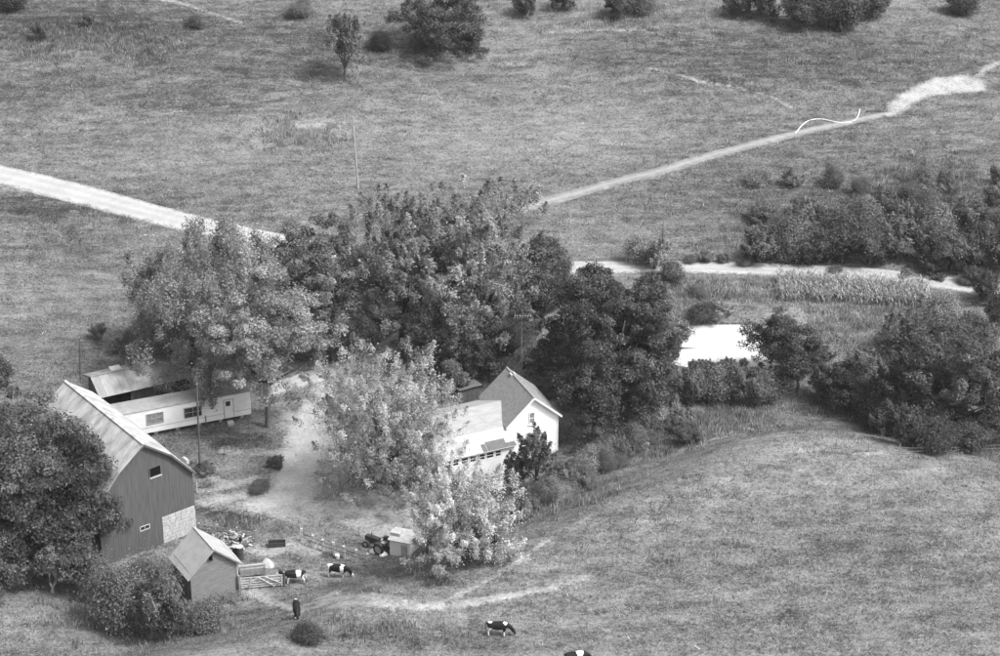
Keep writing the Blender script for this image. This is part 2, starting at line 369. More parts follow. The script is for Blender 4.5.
def smooth_line(pts, step=.8):
    """Catmull-Rom through pts, resampled"""
    p = [np.array(q[:2], float) for q in pts]; p = [2*p[0]-p[1]]+p+[2*p[-1]-p[-2]]; out = []
    for i in range(1, len(p)-2):
        n = max(2, int(np.linalg.norm(p[i+1]-p[i])/step))
        for k in range(n):
            t = k/n
            out.append(.5*((2*p[i])+(-p[i-1]+p[i+1])*t+(2*p[i-1]-5*p[i]+4*p[i+1]-p[i+2])*t*t+(-p[i-1]+3*p[i]-3*p[i+1]+p[i+2])*t**3))
    out.append(p[-2]); return np.array(out)
def ribbon(name, pts, hw, m, lift=.09, nc=9):
    L = smooth_line(pts); T = np.gradient(L, axis=0); T /= np.linalg.norm(T, axis=1)[:, None]; Nn = np.stack([-T[:, 1], T[:, 0]], 1)
    k = np.linspace(-1, 1, nc); w = np.interp(np.linspace(0, 1, len(L)), np.linspace(0, 1, len(hw)), hw)
    pos = L[:, None, :]+Nn[:, None, :]*(k[None, :, None]*w[:, None, None])
    x, y = pos[..., 0], pos[..., 1]
    z = hgt(x, y)+lift*np.sqrt(np.clip(1.04-k*k, 0, 1))[None, :]+.02
    z[:, 0] -= .12; z[:, -1] -= .12
    i = np.arange(len(L)*nc).reshape(len(L), nc)
    f = np.stack([i[:-1, :-1], i[:-1, 1:], i[1:, 1:], i[1:, :-1]], -1).reshape(-1, 4)
    e = np.broadcast_to(1-np.abs(k)[None, :], x.shape)
    me = npmesh(name, np.stack([x, y, z], -1).reshape(-1, 3), f, {'e': e.ravel()}, True)
    return tag(link(name, me, None, m), kind='structure')
ROADW = [P(*q) for q in [(-120, 143), (-40, 164), (0, 175), (90, 197), (178, 220), (262, 238), (340, 253), (430, 262), (560, 267), (680, 267), (760, 269), (860, 274), (930, 281), (1000, 290), (1080, 301)]]
ribbon('gravel_road', ROADW, [3.2, 3.2, 3.2, 3.1, 3.0, 2.6, 2.2, 2.0, 2.0, 2.0, 2.0, 2.1, 2.2, 2.3, 2.3], M['gravel'])
DRIVEW = [P(*q) for q in [(478, 267), (458, 286), (438, 306), (408, 334), (370, 357), (335, 370), (300, 381), (262, 393)]]
ribbon('driveway', DRIVEW, [2.0, 1.9, 1.8, 1.8, 1.9, 2.0, 1.9, 1.6], M['gravel'], .07)
LANEW = [P(*q) for q in [(500, 215), (527, 207), (570, 195), (620, 181), (660, 171), (720, 153), (790, 135), (840, 124), (880, 115)]]
ribbon('field_lane', LANEW, [1.7, 1.7, 1.6, 1.5, 1.4, 1.3, 1.2, 1.1, 1.0], M['lane'], .06)
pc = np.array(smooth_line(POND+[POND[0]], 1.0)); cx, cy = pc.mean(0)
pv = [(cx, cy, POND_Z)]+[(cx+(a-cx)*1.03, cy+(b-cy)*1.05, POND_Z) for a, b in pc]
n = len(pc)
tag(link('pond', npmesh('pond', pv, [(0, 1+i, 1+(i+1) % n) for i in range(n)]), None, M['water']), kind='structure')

# ------------------------------------------------------------------ buildings
def frame_obj(name, x, y, a, label, cat):
    """Empty whose local +x runs along the front, +y away from the camera; origin at the front right corner"""
    o = empty(name, (x, y, 0), a); return tag(o, label, cat)
def boards(x0, x1, top, bot, w, y0, th, rng, holes=(), jit=.012):
    """vertical boards along x in the plane y=y0 facing -y; top/bot are functions of x; holes (xa,xb,za,zb)"""
    mb = MB(); n = max(1, int(round((x1-x0)/w))); w = (x1-x0)/n
    for i in range(n):
        a = x0+i*w+.003; b = x0+(i+1)*w-.003; d = rng.uniform(0, jit)
        spans = [None]
        cuts = [h for h in holes if a < h[1] and b > h[0]]
        if cuts:
            h = cuts[0]; parts = [(bot(a), bot(b), h[2], h[2]), (h[3], h[3], top(a), top(b))]
        else: parts = [(bot(a), bot(b), top(a), top(b))]
        for ba, bb, ta, tb in parts:
            if max(ta-ba, tb-bb) < .02: continue
            mb.prism([(a, y0-d, ba), (b, y0-d, bb), (b, y0-d, tb), (a, y0-d, ta)], (0, th, 0))
    return mb
def sheets(name, parent, m, a, b, c, d, n, th, rng, rows=1, gap=.012):
    """roof plane with corners a (ridge start) b (ridge end) c (eave end) d (eave start): laid as n x rows separate sheets"""
    a, b, c, d = [Vector(q) for q in (a, b, c, d)]; nn = (b-a).cross(d-a).normalized()
    if nn.z < 0: nn = -nn
    cache = None
    for r in range(rows):
        for i in range(n):
            t0 = (i+gap)/n; t1 = (i+1-gap)/n; s0 = r/rows-(.02 if r else 0); s1 = (r+1)/rows
            f = lambda s, t: (a.lerp(b, t)).lerp(d.lerp(c, t), s)
            lift = nn*(rng.uniform(.0, .012)+.02*(rows-r-1))
            MB().prism([f(s0, t0)+lift, f(s0, t1)+lift, f(s1, t1)+lift, f(s1, t0)+lift], nn*th).build(name, m, parent)
def roofplane(name, parent, m, a, b, c, d, th=.1):
    a, b, c, d = [Vector(q) for q in (a, b, c, d)]; nn = (b-a).cross(d-a).normalized()
    if nn.z < 0: nn = -nn
    return MB().prism([a, b, c, d], nn*th).build(name, m, parent)
def window(parent, x0, x1, z0, z1, y, glass='glass', frame='white', mull=1, bars=0, sill=True, name='window'):
    """window in a wall facing -y: frame, pane, sill"""
    t = .09; mb = MB()
    mb.box(x0-t, x0, y-.06, y+.05, z0-t, z1+t).box(x1, x1+t, y-.06, y+.05, z0-t, z1+t).box(x0, x1, y-.055, y+.05, z1, z1+t).box(x0, x1, y-.055, y+.05, z0-t, z0)
    for k in range(mull): q = x0+(x1-x0)*(k+1)/(mull+1); mb.box(q-.025, q+.025, y-.05, y+.02, z0, z1)
    for k in range(bars): q = z0+(z1-z0)*(k+1)/(bars+1); mb.box(x0, x1, y-.045, y+.02, q-.025, q+.025)
    w = mb.build(name, M[frame], parent)
    MB().box(x0, x1, y-.012, y+.01, z0, z1).build('pane', M[glass], w)
    if sill: MB().box(x0-.16, x1+.16, y-.14, y+.03, z0-t-.07, z0-t).build('sill', M[frame], w)
    return w
rng = random.Random(3)

# --- barn (gambrel roof, front gable towards the camera)
BX, BY, BA, BW, BL, BE, BI, BH, BR = -31.83, 212.32, .654, 11.1, 15.7, 7.4, 2.55, 10.4, 12.7
barn = frame_obj('barn', BX, BY, BA, 'big old barn with dark board gable and pale weathered gambrel roof', 'barn')
def btop(x):
    d = min(-x, BW+x); return (BE+(BH-BE)*d/BI if d < BI else BH+(BR-BH)*(d-BI)/(BW/2-BI))-.06
SZ = 3.2; SW = 3.95
rb = random.Random(5)
wl = MB()
hs = [(-4.92, -3.70, 8.42, 9.42), (-6.5, -5.5, 2.55, 2.95)]
xs_ = [-BW, -BW+BI, -BW/2, -BI, 0]
for a, b in [(-BW, -SW), (-SW, 0)]:
    q = boards(a, b, btop, (lambda x: -.3) if a < -SW-1 else (lambda x: SZ), .285, 0, .05, rb, hs); wl.add(q.v, q.f)
wl.build('gable_siding', M['weathered'], barn)
bk = MB(); bk.prism([(-BW, BL-.06, -.3), (0, BL-.06, -.3), (0, BL-.06, BE-.05), (-BI, BL-.06, BH-.05), (-BW/2, BL-.06, BR-.05), (-BW+BI, BL-.06, BH-.05), (-BW, BL-.06, BE-.05)], (0, .06, 0)); bk.build('rear_wall', M['weathered'], barn)
for nm, xa in (('side_wall', -.06), ('side_wall', -BW)):
    MB().box(xa, xa+.06, .06, BL-.06, -.3 if xa < -1 else SZ, BE-.05).build(nm, M['weathered'], barn)
# whitewashed stone foundation at the right corner: separate field stones
fd = MB().box(-SW+.02, -.03, .04, .5, -.4, SZ-.02).box(-.5, -.03, .5, BL-.1, -.4, SZ-.02).build('stone_foundation', M['stone'], barn)
z = -.35; k = 0
while z < SZ-.2:
    hh = min(rb.uniform(.34, .5), SZ-z); x = -SW
    while x < -.15:
        w = min(rb.uniform(.5, 1.0), -x)
        q = MB().box(x+.006, x+w-.006, -rb.uniform(.02, .045), .06, z+.006, z+hh-.006).mesh('stone')
        bm = bmesh.new(); bm.from_mesh(q); bmesh.ops.bevel(bm, geom=list(bm.edges), offset=.03, segments=1, affect='EDGES'); bm.to_mesh(q); bm.free()
        link('stone', q, fd, M['stone']); x += w
    z += hh
window_b = window(barn, -4.92, -3.70, 8.42, 9.42, .02, 'void', 'weathered', 0, 0, False)
MB().box(-5.0, -3.6, -.12, .02, 8.24, 8.33).build('sill', M['pale_wood'], window_b)
window(barn, -6.5, -5.5, 2.55, 2.95, .02, 'glass', 'pale_wood', 1, 0, False)
OV, OG = .35, .4
sl = Vector((BI, 0, BH-BE)).normalized()*OV
for side in (1, -1):
    X0 = lambda d: (-d if side == 1 else -BW+d)
    rp = empty('roof_slope'); rp.parent = barn
    sheets('roof_sheet', rp, M['barn_roof'], (X0(BW/2), -OG, BR), (X0(BW/2), BL+OG, BR), (X0(BI), BL+OG, BH), (X0(BI), -OG, BH), 16, .05, rb)
    sheets('roof_sheet', rp, M['barn_roof'], (X0(BI), -OG, BH), (X0(BI), BL+OG, BH), (X0(BI)+side*(BI+sl.x), BL+OG, BE-sl.z), (X0(BI)+side*(BI+sl.x), -OG, BE-sl.z), 16, .05, rb)
    MB().bar((X0(BW/2), -OG+.03, BR-.1), (X0(BI), -OG+.03, BH-.1), .06, .2).bar((X0(BI), -OG+.03, BH-.1), (X0(-.1), -OG+.03, BE-.2), .06, .2).build('rake_board', M['weathered'], barn)
MB().bar((-BW/2, -OG, BR+.08), (-BW/2, BL+OG, BR+.08), .34, .07).build('ridge_cap', M['barn_roof'], barn)
MB().prism([(.30, 1.6, BE+.35), (.30, 2.5, BE+.35), (.30, 2.5, BE-.1), (.30, 1.6, BE-.1)], (.28, 0, -.05)).build('hay_hood', M['shed_roof'], barn)

# --- small shed in front of the barn
SX, SY, SA, SW_, SL, SE, SR = -26.385, 201.55, .535, 5.1, 4.1, 3.45, 5.75
shed = frame_obj('small_shed', SX, SY, SA, 'small grey clapboard shed with pale gable roof beside the white gate', 'shed')
rs = random.Random(9)
cl = MB(); z = -.25
def shed_half(z): return SW_/2 if z < SE else max(0, SW_/2*(SR-.1-z)/(SR-.1-SE))
while z < SR-.15:
    z1 = min(z+.24, SR-.12); wa = shed_half(z); wb = shed_half(z1); c = -SW_/2
    if wa > .1: cl.prism([(c-wa, 0, z), (c+wa, 0, z), (c+wb, .03, z1-.01), (c-wb, .03, z1-.01)], (0, .05+rs.uniform(0, .01), 0))
    z = z1
cl.build('gable_siding', M['shed_boards'], shed)
sw = MB(); z = -.25
sw2 = MB()
while z < SE:
    sw.box(-SW_, -SW_+.06, .06, SL-.06, z, z+.23); sw2.box(-.06, 0, .06, SL-.06, z, z+.23); z += .24
sw.build('side_siding', M['shed_boards'], shed); sw2.build('side_siding', M['shed_boards'], shed)
MB().prism([(-SW_, SL, -.25), (0, SL, -.25), (0, SL, SE), (-SW_/2, SL, SR-.1), (-SW_, SL, SE)], (0, -.05, 0)).build('rear_wall', M['shed_boards'], shed)
MB().box(-.09, .05, -.06, .08, -.25, SE-.15).build('corner_post', M['pale_wood'], shed)
MB().box(-SW_-.03, -SW_+.1, -.05, .08, -.25, SE-.15).build('corner_post', M['shed_boards'], shed)
window(shed, -3.05, -2.65, 4.35, 4.98, -.01, 'void', 'weathered', 0, 0, False)
so = .42; k = (SR-SE)/(SW_/2)
for sd in (1, -1):
    xr = -SW_/2; xe = (so if sd == 1 else -SW_-so)
    rp = empty('roof_slope'); rp.parent = shed
    sheets('roof_sheet', rp, M['shed_roof'], (xr, -.4, SR), (xr, SL+.3, SR), (xe, SL+.3, SE-k*so), (xe, -.4, SE-k*so), 5, .06, rs, 1, .004)
    MB().bar((xr, -.36, SR-.06), (xe, -.36, SE-k*so-.06), .05, .14).build('rake_board', M['old_wood'], shed)
MB().bar((-SW_/2, -.4, SR+.075), (-SW_/2, SL+.3, SR+.075), .22, .05).build('ridge_cap', M['shed_roof'], shed)

# --- mobile home
TX, TY, TA, TW, TB, TE, TL = -28.18, 235.82, .37, 2.7, .6, 3.5, 17.0
tr = frame_obj('mobile_home', TX, TY, TA, 'long white mobile home on blocks under the trees behind the barn', 'mobile home')
b = MB().box(-TL, 0, .0, TW, TB, TE).mesh('body'); bm = bmesh.new(); bm.from_mesh(b); bmesh.ops.bevel(bm, geom=[e for e in bm.edges if abs(e.verts[0].co.z-e.verts[1].co.z) > 1], offset=.12, segments=3, affect='EDGES'); bm.to_mesh(b); bm.free()
link('body', b, tr, M['trailer'])
rf = MB(); prev = None
pr = [(-.05, TE+.004), (-.05, TE+.07), (.5, TE+.16), (TW/2, TE+.2), (TW-.5, TE+.16), (TW+.05, TE+.07), (TW+.05, TE+.004)]
rf.prism([(-TL-.05, y, z) for y, z in pr], (TL+.1, 0, 0)).build('roof', M['trailer_roof'], tr)
for q in range(1, 14): MB().prism([(-TL+q*TL/14-.03, y, z+.015) for y, z in pr[1:6]]+[(-TL+q*TL/14-.03, pr[5][0], pr[5][1]-.02), (-TL+q*TL/14-.03, pr[1][0], pr[1][1]-.02)], (.06, 0, 0)).build('roof_seam', M['trailer_roof'], tr)
MB().box(-TL, 0, -.015, -.002, 1.25, 1.31).build('trim_strip', M['metal'], tr)
window(tr, -11.96, -10.2, 1.75, 2.95, -.02, 'pale_glass', 'metal', 1, 1, False)
window(tr, -7.7, -5.8, 1.66, 2.85, -.02, 'glass', 'metal', 1, 1, False)
window(tr, -15.9, -14.6, 1.75, 2.85, -.02, 'glass', 'metal', 1, 0, False)
dr = MB().box(-3.12, -2.1, -.06, -.003, .72, 2.95).build('door', M['trailer'], tr)
MB().box(-2.95, -2.42, -.075, -.061, 2.2, 2.8).build('pane', M['glass'], dr)
MB().box(-2.24, -2.17, -.12, -.061, 1.65, 1.75).build('handle', M['metal'], dr)
mbj = MB().box(-3.2, -3.125, -.05, -.003, .66, 3.02).box(-2.095, -2.02, -.05, -.003, .66, 3.02).box(-3.125, -2.095, -.05, -.003, 2.96, 3.02).build('door_frame', M['metal'], tr)
for q in range(7):
    for y in (.45, TW-.75): MB().box(-TL+.8+q*2.5, -TL+1.2+q*2.5, y, y+.4, -.2, TB-.12).build('pier', M['stone'], tr)
for y in (.55, TW-.65): MB().box(-TL+.2, -.2, y, y+.12, TB-.118, TB-.002).build('chassis_beam', M['rust'], tr)
MB().box(-2.95, -2.25, -.75, -.08, -.1, .32).build('step', M['pale_wood'], tr)

# --- loafing shed behind the mobile home
LX, LY, LA, LW, LL, LE, LR = -45.1, 236.4, .46, 5.4, 11.6, 2.7, 3.75
lo = frame_obj('open_front_shed', LX, LY, LA, 'long low open-front shed with dull metal gable roof behind the mobile home', 'shed')
rl = random.Random(12); q = boards(3.6, 9.8, lambda x: LE-.12, lambda x: -.2, .26, .25, .04, rl); q.build('front_boards', M['weathered'], lo)
MB().box(.1, LL-.1, LW-.16, LW-.1, -.2, LE-.1).build('rear_wall', M['weathered'], lo)
for x in (.05, LL-.05): MB().prism([(x, .25, -.2), (x, LW-.1, -.2), (x, LW-.1, LE-.12), (x, LW/2, LR-.12), (x, .25, LE-.12)], (.05, 0, 0)).build('end_wall', M['weathered'], lo)
for x in (.2, 3.5, 6.7, 9.9, LL-.2): MB().box(x-.09, x+.09, .02, .2, -.2, LE-.1).build('post', M['dark_wood'], lo)
MB().box(0, LL, .0, .19, LE-.1, LE+.03).build('front_beam', M['dark_wood'], lo)
k = (LR-LE)/(LW/2)
for sd, n_ in ((-1, 13), (1, 13)):
    rp = empty('roof_slope'); rp.parent = lo; ye = -.45 if sd < 0 else LW+.4; ze = LE-k*.45
    sheets('roof_sheet', rp, M['metal_roof'], (-.4, LW/2, LR+.04), (LL+.4, LW/2, LR+.04), (LL+.4, ye, ze+.04), (-.4, ye, ze+.04), n_, .04, rl, 1, .006)
MB().bar((-.4, LW/2, LR+.11), (LL+.4, LW/2, LR+.11), .35, .04).build('ridge_cap', M['metal_roof'], lo)
MB().bar((-.36, -.45, LE-k*.45-.05), (-.36, LW/2, LR-.05), .05, .16).bar((-.36, LW/2, LR-.05), (-.36, LW+.4, LE-k*.45-.05), .05, .16).build('rake_board', M['old_wood'], lo)
MB().prism([(2.2, LW/2+.3, LR+.02), (3.4, LW/2+.2, LR+.1), (3.3, LW/2+.75, LR+.35), (2.1, LW/2+.9, LR+.3)], (0, .02, .03)).build('loose_sheet', M['tin_roof'], lo)

# --- farmhouse
HX, HY, HA, HW, HL, HE, HR = 6.385, 228.39, .414, 6.05, 6.85, 4.95, 7.7
hs_ = frame_obj('farmhouse', HX, HY, HA, 'white farmhouse with steep grey roof and low porch wing among the trees', 'house')
mw = MB(); z = -.3
def hhalf(z): return HW/2 if z < HE else max(0, HW/2*(HR-.08-z)/(HR-.08-HE))
while z < HR-.1:
    z1 = min(z+.2, HR-.09); wa, wb = hhalf(z), hhalf(z1); c = -HW/2
    if wa > .06: mw.prism([(c-wa, 0, z), (c+wa, 0, z), (c+wb, .025, z1-.006), (c-wb, .025, z1-.006)], (0, .06, 0))
    z = z1
mw.build('gable_clapboards', M['white'], hs_)
MB().box(-HW, -HW+.08, .085, HL, -.3, HE).box(-.08, 0, .085, HL, -.3, HE).prism([(-HW+.08, HL, -.3), (-.08, HL, -.3), (-.08, HL, HE), (-HW/2, HL, HR-.1), (-HW+.08, HL, HE)], (0, -.08, 0)).build('wall', M['white'], hs_)
for x in (-.12, -HW-.02): MB().box(x, x+.14, -.03, .09, -.3, HE-.3).build('corner_board', M['white'], hs_)
window(hs_, -3.45, -2.9, 4.45, 5.75, -.01, 'pale_glass', 'white', 0, 1)
window(hs_, -4.6, -3.75, 1.0, 2.6, -.01, 'glass', 'white', 0, 1); window(hs_, -2.2, -1.35, 1.0, 2.6, -.01, 'glass', 'white', 0, 1)
k = (HR-HE)/(HW/2); ho = .32
for sd in (1, -1):
    xe = ho if sd == 1 else -HW-ho
    roofplane('roof_slope', hs_, M['shingle'], (-HW/2, -.35, HR), (-HW/2, HL+.3, HR), (xe, HL+.3, HE-k*ho), (xe, -.35, HE-k*ho), .1)
    MB().bar((-HW/2, -.37, HR+.0), (xe, -.37, HE-k*ho+.0), .05, .2).build('rake_board', M['white'], hs_)
MB().bar((-HW/2, -.36, HR+.12), (-HW/2, HL+.31, HR+.12), .2, .06).build('ridge_cap', M['shingle'], hs_)
# wing with porch: ridge perpendicular to the main ridge, at local y = 3.7
WL = 9.0; wx1 = -HW; wx0 = -HW-WL; WR, WC, WE = 5.75, 4.55, 3.35; yr, yc, yp, yb = 3.7, .3, -2.1, 6.6
MB().box(wx0, wx1+.06, yp+.3, yp+.38, -.3, 2.3).build('porch_wall', M['white'], hs_)
pw = [-1.62, -2.27, -2.49, -3.35, -3.52, -4.31, -4.58, -5.28, -5.5, -6.3, -6.5, -7.3, -7.5, -8.3]
off = -HW+.02
for i in range(0, len(pw), 2):
    x1, x0 = off+pw[i]+.0, off+pw[i+1]
    window(hs_, x0+.04, x1-.04, 2.42, 3.08, yp+.33, 'glass', 'white', 0, 1, False)
mb = MB(); edges = [wx1+.06]+[off+q for q in pw]+[wx0]
mb.box(off+pw[0]+.09, wx1+.06, yp+.3, yp+.38, 2.3, WE-.1); mb.box(wx0, off+pw[-1]-.09, yp+.3, yp+.38, 2.3, WE-.1); mb.box(off+pw[-1]-.09, off+pw[0]+.09, yp+.31, yp+.37, 3.17, WE-.1); mb.box(off+pw[-1]-.09, off+pw[0]+.09, yp+.31, yp+.37, 2.3, 2.33)
for i in range(1, len(pw)-1, 2): mb.box(off+pw[i+1]+.05, off+pw[i]-.05, yp+.315, yp+.365, 2.33, 3.17)
mb.build('porch_front', M['white'], hs_)
MB().box(wx1-.02, wx1+.06, yp+.38, -.04, -.3, WE).prism([(wx1-.02, yp+.38, WE), (wx1-.02, -.04, WE), (wx1-.02, -.04, WC-.2)], (.08, 0, 0)).build('porch_end', M['white'], hs_)
MB().prism([(wx0, yp+.38, -.3), (wx0, yb, -.3), (wx0, yb, 4.5), (wx0, yr, WR-.15), (wx0, yc, WC-.15), (wx0, yp+.38, WE-.05)], (.08, 0, 0)).build('end_wall', M['white'], hs_)
MB().box(wx0+.08, wx1, yb-.08, yb, -.3, 4.5).build('rear_wall', M['white'], hs_)
xin = -HW+(WR-HE)/k          # where the wing ridge meets the main roof
roofplane('wing_roof', hs_, M['pale_shingle'], (wx0-.3, yr, WR), (xin+.1, yr, WR), (wx1+.02, yc, WC), (wx0-.3, yc, WC), .08)
roofplane('wing_roof', hs_, M['pale_shingle'], (wx0-.3, yr, WR), (xin+.1, yr, WR), (wx1+.02, yb+.3, 4.42), (wx0-.3, yb+.3, 4.42), .08)
porch = roofplane('porch_roof', hs_, M['tin_roof'], (wx0-.3, yc, WC+.02), (wx1+.03, yc, WC+.02), (wx1+.18, yp, WE), (wx0-.3, yp, WE), .07)
def onporch(x, t): return Vector((x, yc+(yp-yc)*t, WC+.02+(WE-WC-.02)*t+.085))
def patch(x0, x1, t0, t1):
    nn = Vector((0, WC-WE, yc-yp)).normalized()
    MB().prism([onporch(x0, t0), onporch(x1, t0), onporch(x1, t1), onporch(x0, t1)], nn*.012).build('roof_patch', M['tar'], porch)
patch(-HW-3.2, -HW-.95, .55, .99); patch(-HW-.95, -HW+.12, .78, .99); patch(-HW-3.75, -HW-3.25, .62, .99)
MB().box(wx1-.1, wx1+.12, yp-.02, yp+.03, WE-.14, WE-.02).build('porch_fascia', M['white'], hs_) if False else None
ch = MB().box(-HW/2-.3, -HW/2+.3, 5.2, 5.8, HR-.6, HR+.15).build('chimney', M['stone'], hs_)

# --- shed behind the farmhouse
bp_ = P(460, 404); ob = tag(empty('outbuilding', bp_, .5), 'small grey board outbuilding half hidden in shade behind the farmhouse', 'shed')
q = boards(0, 2.6, lambda x: 2.5, lambda x: -.2, .25, 0, .04, rl); q.build('front_boards', M['weathered'], ob)
MB().box(0, .05, .05, 2.2, -.2, 2.3).box(2.55, 2.6, .05, 2.2, -.2, 2.3).box(.05, 2.55, 2.15, 2.2, -.2, 2.1).build('wall', M['weathered'], ob)
roofplane('roof', ob, M['tar'], (-.2, -.25, 2.6), (2.8, -.25, 2.6), (2.8, 2.4, 2.15), (-.2, 2.4, 2.15), .08)
ob.scale = (1, 1, .72); dd = MB().box(.9, 1.7, -.05, -.016, 0, 1.95).build('door', M['weathered'], ob); MB().box(1.58, 1.64, -.09, -.051, .95, 1.1).build('handle', M['rust'], dd)

# --- antenna mast behind the farmhouse
mp_ = P(522, 397); am = tag(empty('antenna_mast', mp_), 'tall thin television antenna mast behind the farmhouse roof', 'antenna')
MB().tube([(0, 0, -.3), (-.1, 0, 10.6)], [.06, .045], 6).build('mast', M['old_wood'], am)
MB().bar((-.9, .2, 10.5), (1.0, -.2, 10.7), .05).build('boom', M['metal'], am)
for i in range(7):
    t = i/6; c = Vector((-.85, .2, 10.53)).lerp(Vector((.95, -.2, 10.72)), t); l = .9-.55*t
    MB().bar(c-Vector((.05, l, 0)), c+Vector((.05, l, 0)), .03).build('element', M['metal'], am)

# ------------------------------------------------------------------ poles, fences, gates, yard clutter
def pole(u, v, h, lean, r0, label, m='pole', cross=True, name='utility_pole', rz=0.0):
    o = tag(empty(name, P(u, v), rz), label, 'pole')
    MB().tube([(0, 0, -.5), (lean*.5, 0, h*.5), (lean, 0, h)], [r0, r0*.85, r0*.65], 8).build('shaft', M[m], o)
    if cross:
        MB().bar((lean-.5, -.02-r0, h-.45), (lean+.5, -.02-r0, h-.45), .08, .1).build('crossarm', M[m], o)
        for x in (-.42, .42): MB().tube([(lean+x, -.02-r0, h-.40), (lean+x, -.02-r0, h-.2)], [.04, .03], 6).build('insulator', M['stone'], o)
    else: MB().tube([(lean, 0, h-.02), (lean, 0, h+.12)], [r0*.5, .02], 6).build('cap', M['stone'], o)
pole(358, 188, 10.6, -.45, .15, 'lone pale utility pole standing in the far pasture', cross=False)
pole(200, 472, 11.0, .3, .13, 'tall thin dark utility pole in front of the mobile home', 'dark_wood', False)
pole(80, 380, 5.6, .4, .08, 'thin dark pole at the left end of the open-front shed', 'dark_wood', False, 'wooden_pole')
pole(662, 256, 5.0, 0, .07, 'thin dark pole above the road beyond the pond', 'dark_wood', False, 'wooden_pole')
def fence(name, pts, hh, rails, label, pm='pale_wood', rm='old_wood', pw=.22, rw=(.05, .11), gaps=(), group=None):
    """posts at photo pixels pts, rails between neighbours at the given heights"""
    w = [P(*q) for q in pts]; o = tag(empty(name, w[0]), label, 'fence', group); L = [p-w[0] for p in w]
    for p in L:
        r = rng.uniform(-.06, .06); MB().bar(p+Vector((0, 0, -.4)), p+Vector((r, 0, hh*rng.uniform(.94, 1.08))), pw).build('post', M[pm], o)
    for i in range(len(L)-1):
        if i in gaps: continue
        for z in rails:
            j = rng.uniform(-.06, .06); d = Vector((0, -pw/2-.03, 0))
            MB().bar(L[i]+d+Vector((0, 0, z+j)), L[i+1]+d+Vector((0, 0, z-j)), *rw).build('rail', M[rm], o)
    return o
fence('rail_fence', [(302, 541), (313.5, 547.5), (323, 551), (334.5, 555), (344.5, 558), (356, 562), (367.5, 566)], 1.5, (.75, 1.25), 'wooden rail fence with pale posts running from the yard towards the white box')
fence('board_fence', [(199, 534), (218, 536), (237, 539), (256, 542)], 1.35, (.45, .8, 1.2), 'grey board fence running past the woodpile to the barn corner', 'old_wood', 'old_wood')
fence('wire_fence', [(286, 577), (305, 574), (322, 571), (352, 569), (368, 567)], 1.0, (.55, .9), 'low thin rail fence behind the two standing cows', 'old_wood', 'old_wood', .09, (.03, .05))
for (u, v, l) in ((478, 553, 'pale post standing in the dark gap below the silvery bush'), (458, 565, 'short pale post in the grass left of the silvery bush'), (197, 492, 'short pale post with white top beside the barn corner')):
    o = tag(empty('fence_post', P(u, v)), l, 'post'); MB().bar((0, 0, -.4), (.04, 0, 1.9 if u == 478 else 1.1), .13).build('shaft', M['pale_wood'], o); MB().tube([(.04, 0, 1.85 if u == 478 else 1.05), (.04, 0, 1.98 if u == 478 else 1.16)], [.085, .05], 6).build('cap', M['stone'], o)
fence('pasture_fence', [(836, 449), (868, 452), (900, 455), (935, 455), (968, 454), (1004, 451)], 1.15, (.5, .9), 'thin wire fence at the edge of the hill below the dark trees', 'old_wood', 'metal', .1, (.02, .02))
# five-bar gate
g0, g1 = P(241, 590), P(283, 586.5); gd = g1-g0; gl = gd.length; ga = math.atan2(gd.y, gd.x)
gt = tag(empty('farm_gate', g0, ga), 'pale five-bar farm gate with diagonal braces beside the small shed', 'gate')
for z in (.25, .5, .78, 1.08, 1.4): MB().box(0, gl, -.03, .03, z-.038, z+.038).build('rail', M['pale_wood'], gt)
for x in (.05, gl-.1): MB().box(x-.05, x+.05, -.09, -.032, .15, 1.5).build('stile', M['pale_wood'], gt)
for a, b in (((.2, .2), (gl*.42, 1.42)), ((gl*.42, 1.42), (gl*.8, .2)), ((gl*.2, .2), (gl*.25, 1.42)), ((gl*.58, 1.42), (gl-.2, .5))):
    MB().bar((a[0], -.075, a[1]), (b[0], -.075, b[1]), .06, .11, (0, 1, 0)).build('brace', M['pale_wood'], gt)
for x, l in ((-.16, 'weathered gate post at the shed end of the pale gate'), (gl+.14, 'dark gate post beside the standing cow')):
    p = g0+gd*(x/gl); o = tag(empty('gate_post', p), l, 'post'); MB().tube([(0, 0, -.4), (0, 0, 1.75)], [.11, .1], 8).build('shaft', M['dark_wood' if x > 0 else 'old_wood'], o); MB().tube([(0, 0, 1.74), (0, 0, 1.8)], [.12, .05], 8).build('cap', M['old_wood'], o)
